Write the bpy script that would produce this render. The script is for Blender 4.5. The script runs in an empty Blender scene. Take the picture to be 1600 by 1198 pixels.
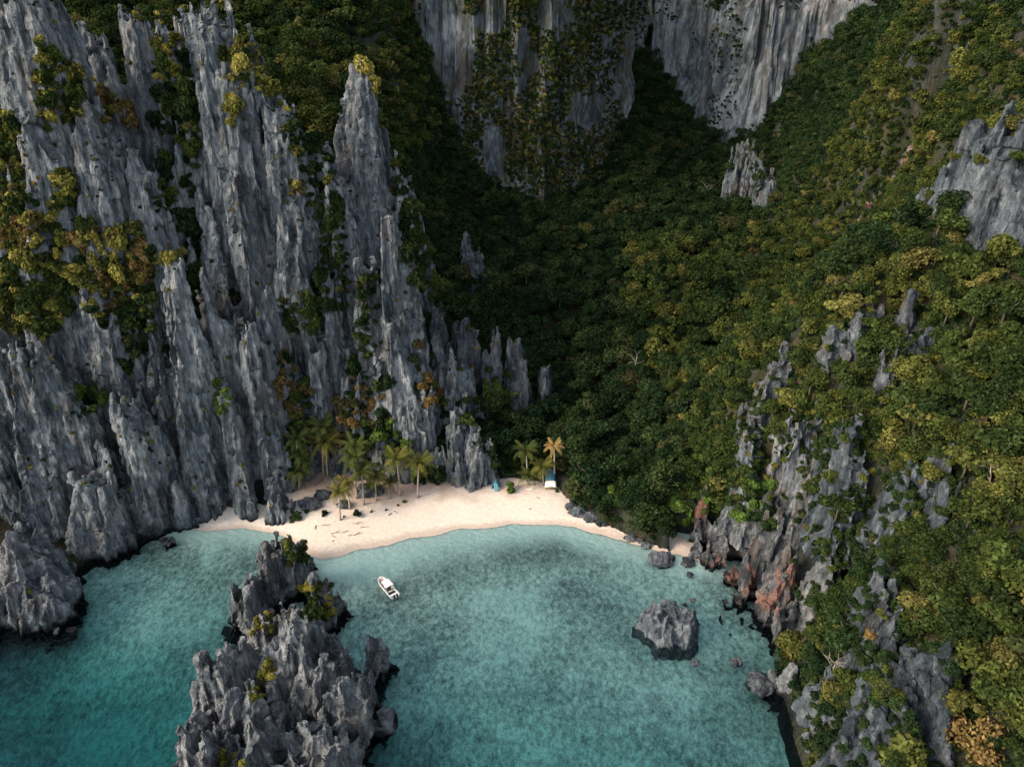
import bpy, bmesh, math, random, time
import numpy as np
from mathutils import Vector, Matrix, Euler
T_START = time.time()
SC = bpy.context.scene
COL = SC.collection

# ------------------------------------------------------------------ camera, sky, sun, exposure
CAM_H, PITCH, FPX = 120.0, math.radians(27.0), 1150.0      # drone 120 m above the bay
CT, ST = math.cos(PITCH), math.sin(PITCH)
cam_d = bpy.data.cameras.new('camera')
cam_d.sensor_fit = 'HORIZONTAL'; cam_d.sensor_width = 36.0
cam_d.lens = 36.0 * FPX / 1600.0
cam_d.clip_start = 1.0; cam_d.clip_end = 5000.0
cam = bpy.data.objects.new('camera', cam_d); COL.objects.link(cam)
cam.location = (0, 0, CAM_H); cam.rotation_euler = (math.pi/2 - PITCH, 0, 0)
SC.camera = cam

SUN_AZ, SUN_EL = math.radians(-112.0), math.radians(32.0)   # azimuth from +Y towards +X: light comes from the left
sun_dir = Vector((math.sin(SUN_AZ)*math.cos(SUN_EL), math.cos(SUN_AZ)*math.cos(SUN_EL), math.sin(SUN_EL)))
world = bpy.data.worlds.new('World'); SC.world = world; world.use_nodes = True
wn = world.node_tree.nodes; wl = world.node_tree.links; wn.clear()
sky = wn.new('ShaderNodeTexSky'); sky.sky_type = 'NISHITA'; sky.sun_disc = False
sky.sun_elevation = SUN_EL; sky.sun_rotation = SUN_AZ
sky.air_density = 1.0; sky.dust_density = 1.0; sky.ozone_density = 1.0
bg = wn.new('ShaderNodeBackground'); bg.inputs[1].default_value = 0.145
wo = wn.new('ShaderNodeOutputWorld')
hs = wn.new('ShaderNodeHueSaturation'); hs.inputs['Saturation'].default_value = .5      # thin overcast: a whiter sky
wl.new(sky.outputs[0], hs.inputs['Color']); wl.new(hs.outputs[0], bg.inputs[0]); wl.new(bg.outputs[0], wo.inputs[0])
sun_l = bpy.data.lights.new('sun', 'SUN'); sun_l.energy = 2.1; sun_l.angle = math.radians(26.0)
sun_l.color = (1.0, 0.85, 0.67)
sun = bpy.data.objects.new('sun', sun_l); COL.objects.link(sun)
sun.rotation_euler = sun_dir.to_track_quat('Z', 'Y').to_euler()
SC.view_settings.view_transform = 'Standard'; SC.view_settings.look = 'None'
SC.view_settings.gamma = 1.0; SC.view_settings.exposure = 1.45
SC.view_settings.use_curve_mapping = False
SC.cycles.use_denoising = True; SC.cycles.denoising_prefilter = 'NONE'; SC.cycles.use_adaptive_sampling = True; SC.cycles.adaptive_threshold = .012
SC.cycles.max_bounces = 6; SC.cycles.diffuse_bounces = 2; SC.cycles.transparent_max_bounces = 8
SC.cycles.transmission_bounces = 4; SC.cycles.volume_bounces = 0

# ------------------------------------------------------------------ geometry helpers
def ray(u, v):
    a, b = (u - 800.0)/FPX, -(v - 599.0)/FPX
    return a, CT + b*ST, -ST + b*CT
def at(u, v, Y):                      # a point of the place seen in that direction, Y metres in front of the camera
    a, y, z = ray(u, v); t = Y/y
    return (a*t, Y, CAM_H + z*t)
def on(u, v, Z=0.0):                  # ... at height Z
    a, y, z = ray(u, v); t = (Z - CAM_H)/z
    return (a*t, y*t, Z)
def project(P):
    P = np.asarray(P, dtype=np.float64); x, y, z = P[..., 0], P[..., 1], P[..., 2]-CAM_H
    f = y*CT - z*ST; up = y*ST + z*CT
    return 800 + FPX*x/f, 599 - FPX*up/f, f
def in_poly(u, v, poly):
    u = np.asarray(u); v = np.asarray(v); r = np.zeros(u.shape, bool); n = len(poly)
    for i in range(n):
        x0, y0 = poly[i]; x1, y1 = poly[(i+1) % n]
        c = ((y0 > v) != (y1 > v)) & (u < (x1-x0)*(v-y0)/((y1-y0) if y1 != y0 else 1e-9) + x0)
        r ^= c
    return r
def _hash(ix, iy, iz, seed):
    h = (ix.astype(np.uint32)*np.uint32(374761393) + iy.astype(np.uint32)*np.uint32(668265263)
         + iz.astype(np.uint32)*np.uint32(2147483647) + np.uint32((seed*2654435761) & 0xffffffff))
    h = (h ^ (h >> np.uint32(13)))*np.uint32(1274126177)
    h = (h ^ (h >> np.uint32(16)))*np.uint32(2246822519)
    return h ^ (h >> np.uint32(15))
def noise3(x, y, z, seed=0):          # smooth value noise, -1..1
    x = np.asarray(x, np.float32); y = np.asarray(y, np.float32); z = np.asarray(z, np.float32)
    fx, fy, fz = np.floor(x), np.floor(y), np.floor(z)
    ix, iy, iz = fx.astype(np.int32), fy.astype(np.int32), fz.astype(np.int32)
    tx, ty, tz = x-fx, y-fy, z-fz
    tx = tx*tx*(3-2*tx); ty = ty*ty*(3-2*ty); tz = tz*tz*(3-2*tz)
    def H(a, b, c): return _hash(ix+a, iy+b, iz+c, seed).astype(np.float32)*np.float32(2/4294967295.)-1
    r = 0
    for c in (0, 1):
        p0 = H(0,0,c)*(1-tx) + H(1,0,c)*tx
        p1 = H(0,1,c)*(1-tx) + H(1,1,c)*tx
        r = r + (p0*(1-ty) + p1*ty)*(tz if c else 1-tz)
    return r
def noise2(x, y, seed=0): return noise3(x, y, np.zeros_like(np.asarray(x, np.float32))+0.37, seed)
def fbm2(x, y, seed=0, n=4):
    r = 0; a = 1.0; f = 1.0
    for k in range(n):
        r = r + a*noise2(x*f, y*f, seed+k*17); a *= .5; f *= 2.03
    return r

def mesh_np(name, V, F, mat=None, smooth=True):      # F: (n,3) or (n,4) array
    me = bpy.data.meshes.new(name)
    V = np.ascontiguousarray(V, np.float32); F = np.ascontiguousarray(F, np.int32)
    nf, k = F.shape
    me.vertices.add(len(V)); me.vertices.foreach_set('co', V.ravel())
    me.loops.add(nf*k); me.loops.foreach_set('vertex_index', F.ravel())
    me.polygons.add(nf); me.polygons.foreach_set('loop_start', np.arange(0, nf*k, k, dtype=np.int32))
    me.polygons.foreach_set('loop_total', np.full(nf, k, np.int32))
    me.polygons.foreach_set('use_smooth', np.full(nf, smooth, bool))
    me.update(calc_edges=True)
    if mat: me.materials.append(mat)
    return me
def link(name, data, parent=None, loc=None, rot=None, scale=None):
    o = bpy.data.objects.new(name, data); COL.objects.link(o)
    if parent: o.parent = parent
    if loc is not None: o.location = loc
    if rot is not None: o.rotation_euler = rot
    if scale is not None: o.scale = scale
    return o
def tag(o, label=None, cat=None, group=None, kind=None):
    if label: o['label'] = label
    if cat: o['category'] = cat
    if group: o['group'] = group
    if kind: o['kind'] = kind
    return o
def grid_faces(nx, ny):
    i = np.arange(nx*ny).reshape(ny, nx)
    return np.stack([i[:-1,:-1], i[:-1,1:], i[1:,1:], i[1:,:-1]], -1).reshape(-1, 4)
class TPS:                             # smooth surface through surveyed points
    def __init__(s, P, lam=1.0):
        P = np.array(P, float); s.c = P[:, :2]; n = len(P)
        K = s._k(s.c, s.c) + lam*np.eye(n)
        A = np.zeros((n+3, n+3)); A[:n,:n] = K; A[:n,n] = 1; A[:n,n+1:] = s.c; A[n,:n] = 1; A[n+1:,:n] = s.c.T
        s.w = np.linalg.solve(A, np.concatenate([P[:,2], np.zeros(3)]))
    def _k(s, a, b):
        d = np.sqrt(((a[:,None,:]-b[None,:,:])**2).sum(-1))
        return d                        # biharmonic-like kernel of low overshoot
    def __call__(s, x, y):
        sh = np.shape(x); q = np.stack([np.ravel(x), np.ravel(y)], -1); out = np.empty(len(q)); n = len(s.c)
        for i in range(0, len(q), 40000):
            b = q[i:i+40000]; out[i:i+40000] = s._k(b, s.c)@s.w[:n] + s.w[n] + b@s.w[n+1:]
        return out.reshape(sh)
def seg_dist(x, y, line):              # distance to an open polyline
    d = np.full(np.shape(x), 1e9)
    for (x0, y0), (x1, y1) in zip(line[:-1], line[1:]):
        dx, dy = x1-x0, y1-y0; t = np.clip(((x-x0)*dx+(y-y0)*dy)/(dx*dx+dy*dy+1e-9), 0, 1)
        d = np.minimum(d, np.hypot(x-x0-t*dx, y-y0-t*dy))
    return d
def smoothstep(a, b, x):
    t = np.clip((x-a)/(b-a), 0, 1); return t*t*(3-2*t)

# ------------------------------------------------------------------ material helpers
class NT:
    def __init__(s, name):
        s.m = bpy.data.materials.new(name); s.m.use_nodes = True
        s.t = s.m.node_tree; s.t.nodes.clear()
        s.out = s.n('ShaderNodeOutputMaterial')
    def n(s, kind, **kw):
        nd = s.t.nodes.new(kind)
        for k, v in kw.items(): setattr(nd, k, v)
        return nd
    def l(s, a, b): s.t.links.new(a, b)
    def inp(s, sock, v):
        if hasattr(v, 'is_linked') or isinstance(v, bpy.types.NodeSocket): s.l(v, sock)
        else: sock.default_value = v
    def pos(s, scale=(1,1,1), rot=(0,0,0), src=None):
        m = s.n('ShaderNodeMapping'); m.inputs['Scale'].default_value = scale; m.inputs['Rotation'].default_value = rot
        if src is None: src = s.geo().outputs['Position']
        s.l(src, m.inputs['Vector']); return m.outputs[0]
    def geo(s):
        if not hasattr(s, '_g'): s._g = s.n('ShaderNodeNewGeometry')
        return s._g
    def noise(s, vec, scale=1., detail=4., rough=.55, dist=0.):
        n = s.n('ShaderNodeTexNoise'); n.inputs['Scale'].default_value = scale
        n.inputs['Detail'].default_value = detail; n.inputs['Roughness'].default_value = rough
        n.inputs['Distortion'].default_value = dist
        s.l(vec, n.inputs['Vector']); return n.outputs[0]
    def voro(s, vec, scale=1., feature='F1', out=0, rnd=1.):
        n = s.n('ShaderNodeTexVoronoi', feature=feature); n.inputs['Scale'].default_value = scale
        n.inputs['Randomness'].default_value = rnd
        s.l(vec, n.inputs['Vector']); return n.outputs[out]
    def ramp(s, fac, stops, interp='LINEAR'):
        r = s.n('ShaderNodeValToRGB'); e = r.color_ramp; e.interpolation = interp
        while len(e.elements) < len(stops): e.elements.new(0.5)
        for el, (p, c) in zip(e.elements, stops):
            el.position = p; el.color = (c, c, c, 1) if not isinstance(c, tuple) else (*c, 1)
        s.inp(r.inputs[0], fac); return r.outputs[0]
    def mix(s, fac, a, b, mode='MIX'):
        m = s.n('ShaderNodeMix', data_type='RGBA', blend_type=mode)
        for sock, v in ((m.inputs[0], fac), (m.inputs[6], a), (m.inputs[7], b)):
            if isinstance(v, tuple): v = (*v, 1)
            s.inp(sock, v)
        return m.outputs[2]
    def math(s, op, a, b=0., c=0.):
        m = s.n('ShaderNodeMath', operation=op)
        s.inp(m.inputs[0], a); s.inp(m.inputs[1], b); s.inp(m.inputs[2], c); return m.outputs[0]
    def sep(s, v):
        n = s.n('ShaderNodeSeparateXYZ'); s.l(v, n.inputs[0]); return n.outputs
    def bump(s, h, strength=.5, dist=.3, normal=None):
        b = s.n('ShaderNodeBump'); b.inputs['Strength'].default_value = strength; b.inputs['Distance'].default_value = dist
        s.l(h, b.inputs['Height'])
        if normal: s.l(normal, b.inputs['Normal'])
        return b.outputs[0]
    def principled(s, col, rough=.8, normal=None, spec=.3, **kw):
        p = s.n('ShaderNodeBsdfPrincipled'); s.inp(p.inputs['Base Color'], (*col, 1) if isinstance(col, tuple) else col)
        s.inp(p.inputs['Roughness'], rough); s.inp(p.inputs['Specular IOR Level'], spec)
        if normal: s.l(normal, p.inputs['Normal'])
        for k, v in kw.items(): s.inp(p.inputs[k.replace('_', ' ')], v)
        s.l(p.outputs[0], s.out.inputs[0]); return p
def plain(name, col, rough=.6, spec=.4, var=.15, scale=3.):
    n = NT(name); tc = n.n('ShaderNodeTexCoord').outputs['Object']
    f = n.noise(tc, scale, 5, .6)
    c = n.mix(n.ramp(f, [(.3, 0.), (.7, 1.)]), tuple(x*(1-var) for x in col), tuple(min(1, x*(1+var)) for x in col))
    n.principled(c, rough, n.bump(f, .15, .02), spec); return n.m

def rock_shader(name, bump=1.0):        # the rock's own colour is stored per vertex (attribute col), fine grain comes from the nodes
    n = NT(name)
    at_ = n.n('ShaderNodeAttribute', attribute_name='col')
    fine = n.noise(n.pos((1.9, 1.9, .36)), 1., 5, .82, .3)
    c = n.mix(1., at_.outputs['Color'], n.ramp(fine, [(.30, .30), (.48, .9), (.70, 1.7)]), 'MULTIPLY')
    n.principled(c, .93, n.bump(fine, bump, 1.3), .12)
    return n.m
LIMESTONE = rock_shader('limestone')
def lerp(a, b, t): return a + (b-a)*t[:, None]
def rock_colour(co, no, dark=(.052,.064,.073), mid=(.182,.199,.211), light=(.38,.385,.38), rust=.2, white=0., green=0., red=0., wet=True, seed=0):
    x, y, z = co[:, 0], co[:, 1], co[:, 2]; A = lambda c: np.array(c, np.float32)[None, :]
    st = .6*noise3(x*.7, y*.7, z*.05, 101+seed) + .4*noise3(x*1.6, y*1.6, z*.13, 102+seed)
    big = noise3(x*.09, y*.09, z*.04, 103+seed) + .5*noise3(x*.2, y*.2, z*.08, 104+seed)
    c = lerp(A(dark), A(mid), smoothstep(-.45, .25, st + .25*big))
    li = noise3(x*1.1, y*1.1, z*.35, 105+seed)
    c = lerp(c, A(light), smoothstep(.05, .7, li + .35*big)*.8)
    if rust: 
        c = lerp(c, A((.30,.20,.135)), rust*smoothstep(.25, .7, noise3(x*.3, y*.3, z*.10, 106+seed) + .4*noise3(x*.9, y*.9, z*.5, 107+seed)))
    if red:
        c = lerp(c, A((.27,.105,.062)), red*smoothstep(.1, .5, noise3(x*.22, y*.22, z*.12, 108+seed) + .4*li))
        c = lerp(c, A((.02,.02,.02)), red*smoothstep(.1, .5, noise3(x*.3, y*.3, z*.3, 118+seed)))
    if white:
        w = noise3(x*.05, y*.05, z*.03, 109+seed) + .5*noise3(x*.25, y*.25, z*.08, 110+seed)
        c = lerp(c, A((.36,.375,.375)), white*smoothstep(.42, .7, w))
        k = noise3(x*.45, y*.45, z*.025, 111+seed) + .5*noise3(x*1.1, y*1.1, z*.05, 112+seed)
        c = lerp(c, A((.022,.024,.027)), .75*smoothstep(.42, .7, k))
    if green:
        gq = noise3(x*.12, y*.12, z*.08, 113+seed) + .6*noise3(x*.4, y*.4, z*.25, 114+seed)
        c = lerp(c, A((.06,.064,.022)), green*smoothstep(-.1, .4, gq))
        c = lerp(c, A((.13,.085,.045)), green*.8*smoothstep(.2, .6, noise3(x*.2, y*.2, z*.1, 115+seed)))
    if wet:
        c = lerp(A((.016,.017,.018)), c, smoothstep(.4, 1.7, z + .9*st))
    return c
def set_colour(me, c):
    at_ = me.color_attributes.new('col', 'FLOAT_COLOR', 'POINT')
    at_.data.foreach_set('color', np.concatenate([c, np.ones((len(c), 1), np.float32)], 1).astype(np.float32).ravel())
PAL_MAIN = {}
PAL_NEAR = dict(dark=(.075,.082,.088), mid=(.20,.21,.215), light=(.38,.38,.37), rust=.12)
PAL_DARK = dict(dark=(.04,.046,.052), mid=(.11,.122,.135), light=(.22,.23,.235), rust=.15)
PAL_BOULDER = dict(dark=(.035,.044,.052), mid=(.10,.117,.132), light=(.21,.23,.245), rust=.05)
PAL_RED = dict(dark=(.04,.044,.048), mid=(.12,.128,.135), light=(.28,.27,.26), rust=.3, red=.7)
PAL_BACK = dict(dark=(.060,.071,.079), mid=(.132,.150,.163), light=(.245,.262,.27), rust=.2, white=.75, wet=False)
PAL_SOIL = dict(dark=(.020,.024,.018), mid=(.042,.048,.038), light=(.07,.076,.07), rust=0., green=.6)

# ------------------------------------------------------------------ beach and sea bed (one sheet), water
shore_px = [(205,818),(235,822),(300,827),(380,825),(425,832),(470,862),(505,872),(560,858),(640,841),(720,825),(800,818),(870,819),(940,836),(1000,852),(1060,866),(1100,880)]
bed_pts = [on(u, v, 0.) for u, v in shore_px]
for u, v, z in [(240,790,1.2),(330,800,1.2),(420,800,1.3),(440,780,1.6),(500,800,1.6),(520,740,2.4),(880,700,-1.),(800,690,-1.),(1000,770,-2.),(1080,800,-2.),(560,770,2.2),(640,790,1.5),(640,750,2.6),(740,785,1.5),(800,770,1.7),
                (860,770,1.6),(830,745,1.6),(890,785,.9),(950,812,.6),(1040,842,.5),
                (1000,890,-1.2),(1090,930,-1.6),(1100,1000,-2.2),(1190,1100,-3.2),(1200,1190,-4.),(1060,980,-2.),(1000,1100,-2.9),(1000,1190,-5.),
                (800,850,-.65),(870,850,-.9),(800,900,-1.3),(800,960,-1.8),(800,1060,-3.2),(800,1190,-5.6),(640,900,-.8),(560,890,-.45),(640,1000,-2.0),(660,1100,-4.2),(640,1190,-6.4),
                (700,860,-.6),(550,960,-1.4),(940,880,-1.0),
                (250,840,-.7),(350,850,-.8),(420,860,-.9),(220,880,-1.9),(300,930,-2.3),(360,960,-2.8),(150,930,-3.0),(220,1000,-3.8),(120,1010,-6.),(60,1060,-9.5),(200,1100,-9.5),(280,1060,-6.5),
                (60,1190,-15.),(200,1190,-13.),(330,1190,-9.),(-100,1100,-8.),(-150,1250,-14.),(800,1400,-9.),(1300,1400,-8.),(200,1400,-16.)]:
    bed_pts.append(on(u, v, z))
bed = TPS(bed_pts, .5)
gx, gy = np.meshgrid(np.arange(-165, 121, .8), np.arange(20, 215, .8))
bz = bed(gx, gy)
bz = np.clip(bz, -24, 3.2) + .05*fbm2(gx*.3, gy*.3, 5) + np.where(bz < -.5, 1, 0)*smoothstep(-.5, -2., bz)*.28*fbm2(gx*.55, gy*.55, 9, 3)
def sand_material():
    n = NT('sand_and_reef'); P = n.geo().outputs['Position']; z = n.sep(P)[2]
    g = n.noise(P, 1.3, 6, .6); speck = n.noise(P, 7., 3, .7)
    dry = n.mix(n.ramp(g, [(.35, 0.), (.7, 1.)]), (.55, .46, .372), (.66, .57, .472))
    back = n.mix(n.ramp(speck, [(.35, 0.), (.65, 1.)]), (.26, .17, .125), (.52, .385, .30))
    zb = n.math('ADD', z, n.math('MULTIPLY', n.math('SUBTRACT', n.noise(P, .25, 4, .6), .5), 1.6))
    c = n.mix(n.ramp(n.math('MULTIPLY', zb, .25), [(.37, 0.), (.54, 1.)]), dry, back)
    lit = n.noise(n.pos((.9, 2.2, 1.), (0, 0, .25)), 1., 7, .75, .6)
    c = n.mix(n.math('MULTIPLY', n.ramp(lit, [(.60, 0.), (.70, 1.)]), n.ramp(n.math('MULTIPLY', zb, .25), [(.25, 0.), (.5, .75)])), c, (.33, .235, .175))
    wet = n.mix(.6, dry, (.36, .265, .205))
    zw = n.math('ADD', n.math('MULTIPLY', z, 1.0), n.math('MULTIPLY', n.math('SUBTRACT', g, .5), .3))
    c = n.mix(n.ramp(zw, [(.12, 0.), (.32, 1.)]), wet, c)
    # submerged: pale sand with coral rubble, denser with depth
    sandw = n.mix(n.ramp(g, [(.3, 0.), (.7, 1.)]), (.66, .73, .61), (.78, .84, .72))
    r1 = n.noise(n.pos((.95, .65, .5)), 1., 7, .85, .3)
    r2 = n.noise(n.pos((.045, .045, .05)), 1., 5, .65, .5)
    dens = n.math('MULTIPLY', n.math('SUBTRACT', -.38, z), 1.7); dens.node.use_clamp = True
    th = n.math('ADD', r1, n.math('MULTIPLY', n.math('SUBTRACT', r2, .5), .5))
    reef = n.math('MULTIPLY', n.ramp(th, [(.38, 0.), (.50, .50), (.64, .95)]), dens)
    under = n.mix(reef, sandw, (.075, .095, .088))
    x_ = n.sep(P)
    # a darker weed bed close in front of the beach
    wd = n.n('ShaderNodeVectorMath', operation='DISTANCE'); n.l(n.pos((.055, .16, 0.)), wd.inputs[0]); wd.inputs[1].default_value = (.33, 23.1, 0.)
    wk = n.math('MULTIPLY', n.ramp(n.math('ADD', wd.outputs['Value'], n.math('MULTIPLY', n.math('SUBTRACT', n.math('ADD', r1, r2), 1.), 1.6)), [(.3, 1.), (1.15, 0.)]), .45)
    wk = n.math('MULTIPLY', wk, n.ramp(n.noise(n.pos((1.1, .9, 1.)), 1., 5, .75, .4), [(.40, .15), (.56, 1.35)]))
    under = n.mix(n.math('MULTIPLY', wk, dens), under, (.05, .085, .06))
    c = n.mix(n.ramp(n.math('ADD', z, .5), [(.42, 0.), (.52, 1.)]), under, c)
    h = n.math('ADD', n.math('MULTIPLY', g, .3), n.math('MULTIPLY', speck, .12))
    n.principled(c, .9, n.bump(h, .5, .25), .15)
    return n.m
SAND = sand_material()
o = link('beach', mesh_np('beach', np.stack([gx, gy, bz], -1).reshape(-1, 3), grid_faces(gx.shape[1], gx.shape[0]), SAND)); tag(o, kind='structure')

def water_material():
    n = NT('sea_water'); P = n.geo().outputs['Position']
    w1 = n.noise(n.pos((.55, 1.1, 1.), (0, 0, .5)), 1., 5, .62, .3)
    w2 = n.noise(n.pos((1.8, 2.6, 1.), (0, 0, -.3)), 1., 4, .6)
    h = n.math('ADD', w1, n.math('MULTIPLY', w2, .3))
    nm = n.bump(h, .8, .3)
    tr = n.n('ShaderNodeBsdfTransparent'); tr.inputs[0].default_value = (.93, .98, .97, 1)
    gl = n.n('ShaderNodeBsdfGlossy'); gl.inputs['Roughness'].default_value = .06; gl.inputs[0].default_value = (.6, .82, .87, 1)
    n.l(nm, gl.inputs['Normal'])
    fr = n.n('ShaderNodeFresnel'); fr.inputs[0].default_value = 1.33; n.l(nm, fr.inputs['Normal'])
    mx = n.n('ShaderNodeMixShader'); n.l(fr.outputs[0], mx.inputs[0]); n.l(tr.outputs[0], mx.inputs[1]); n.l(gl.outputs[0], mx.inputs[2])
    n.l(mx.outputs[0], n.out.inputs[0])
    va = n.n('ShaderNodeVolumeAbsorption'); va.inputs['Color'].default_value = (.0, .60, .62, 1); va.inputs['Density'].default_value = .10
    n.l(va.outputs[0], n.out.inputs['Volume'])
    return n.m
WATER = water_material()
bm = bmesh.new(); bmesh.ops.create_cube(bm, size=1.0)
for v_ in bm.verts: v_.co = Vector((v_.co.x*700, 150 + v_.co.y*700, -16 + v_.co.z*32))
# nothing of the bay is open below: the box is the body of the sea
me = bpy.data.meshes.new('water'); bm.to_mesh(me); bm.free(); me.materials.append(WATER)
tag(link('water', me), kind='structure')

# ------------------------------------------------------------------ forested terrain: valley floor, right-hand mountain, back plateau
tp = [at(*q) for q in [
    (850,745,172),(760,735,174),(900,770,164.5),(850,650,200),(760,650,196),(950,650,200),(1030,700,178),(1000,800,153),(1060,830,146),(870,550,232),(760,560,222),(1000,550,228),
    (900,450,270),(800,450,262),(1050,450,265),(1150,515,235),(1140,560,222),(1230,488,228),(1320,398,248),(1400,330,262),(900,350,315),(1050,330,330),(1150,380,300),(850,300,345),(720,280,350),(640,190,362),(700,330,300),(680,400,245),(650,500,215),
    (960,230,380),(1000,100,440),(1100,150,430),(1150,200,405),(1180,300,360),(940,60,470),
    (1098,655,172),(1110,740,157),(1200,640,158),(1170,720,151),(1160,592,170),(1250,527,166),(1330,440,169),(1230,420,262),(1200,300,330),(1180,820,140),(1230,800,134),
    (1400,376,179),(1400,480,163),(1400,600,142),(1400,750,119),(1400,900,101),(1400,1050,87),(1400,1190,75),(1320,1000,97),(1300,1150,82),(1310,850,112),(1300,700,131),(1310,600,147),
    (1590,1190,68),(1590,1000,82),(1590,800,101),(1590,600,127),(1590,450,152),(1590,390,168),(1590,200,188),(1590,30,222),(1400,200,268),(1400,50,315),(1480,330,206),(1500,120,240),
    (1300,300,282),(1300,150,345),(1250,60,410),(1350,20,370),(1500,-80,270),(1700,-100,240),(1750,300,170),(1800,700,110),(1800,1100,70),(1750,1350,55),(1500,1350,62),
    (620,300,250),(600,40,310),(500,10,310),(410,25,310),(520,-60,345),(620,-60,345),(330,-60,330),(420,-15,350),(200,-80,300),(1000,-40,540),(700,-120,520),(450,140,262),(520,200,250),(560,250,240),
    (100,470,176),(40,350,186),(200,450,178),(30,170,200),(250,250,212),(350,330,205),(450,380,210),(130,140,215),(250,130,240),(350,110,270),(20,60,240),
    (500,450,196),(480,560,184),(560,650,180),(480,690,176),(640,720,178),(590,720,177)]]
tp += [(0,560,120),(-120,480,115),(150,560,130),(-200,330,100),(260,400,130),(260,200,130),(200,100,110),(150,40,70),(-200,200,80),(90,20,30)]
terr = TPS(tp, 2.0)
cliff_px = [(1300,1330),(1255,1198),(1222,1080),(1210,1015),(1165,1005),(1128,955),(1116,905),(1096,872),(1040,858),(990,838),(930,814),(893,792),(868,766),
            (800,757),(700,760),(640,752),(560,752),(500,742),(462,768),(440,800),(330,800),(235,808),(190,850),(110,890),(-20,985),(-200,1120)]
cliff_line = [on(u, v, 0.5)[:2] for u, v in cliff_px]
land_poly = cliff_line + [(-400, 120), (-400, 700), (400, 700), (400, -50), (80, -50)]
def terrain_height(x, y, rough=True):
    z = terr(x, y)
    inside = in_poly(x, y, land_poly); d = seg_dist(x, y, cliff_line)
    steep = np.where(x > 40, 2.6, np.where(x < -40, np.where(y < 170, .8, 2.2), np.where(x > 12, 1.5, .75)))
    if rough:
        d = d + 1.2*fbm2(x*.16, y*.16, 31, 3)
        z = z + 1.6*fbm2(x*.07, y*.07, 77, 5)
    cave = smoothstep(106, 112, y)*smoothstep(156, 148, y)*(x > 40)
    zz = np.minimum(z, .3 + steep*np.maximum(d - 11*cave, 0) - 9.*cave*smoothstep(12, 9, d))
    return np.where(inside, zz, -1.5 - 3.*d)
tx, ty = np.meshgrid(np.arange(-170, 261, 1.1), np.concatenate([np.arange(35, 250, 1.1), np.arange(250, 520, 2.0)]))
tz = terrain_height(tx, ty)
TV = np.stack([tx, ty, tz], -1).reshape(-1, 3); TF = grid_faces(tx.shape[1], tx.shape[0])
keep = (TV[TF][:, :, 2].max(1) > -1.6)
o = link('hillside', mesh_np('hillside', TV, TF[keep], LIMESTONE)); tag(o, kind='structure'); HILL = o
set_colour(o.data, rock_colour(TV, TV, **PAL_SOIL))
print('terrain', round(time.time()-T_START, 1))

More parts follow.
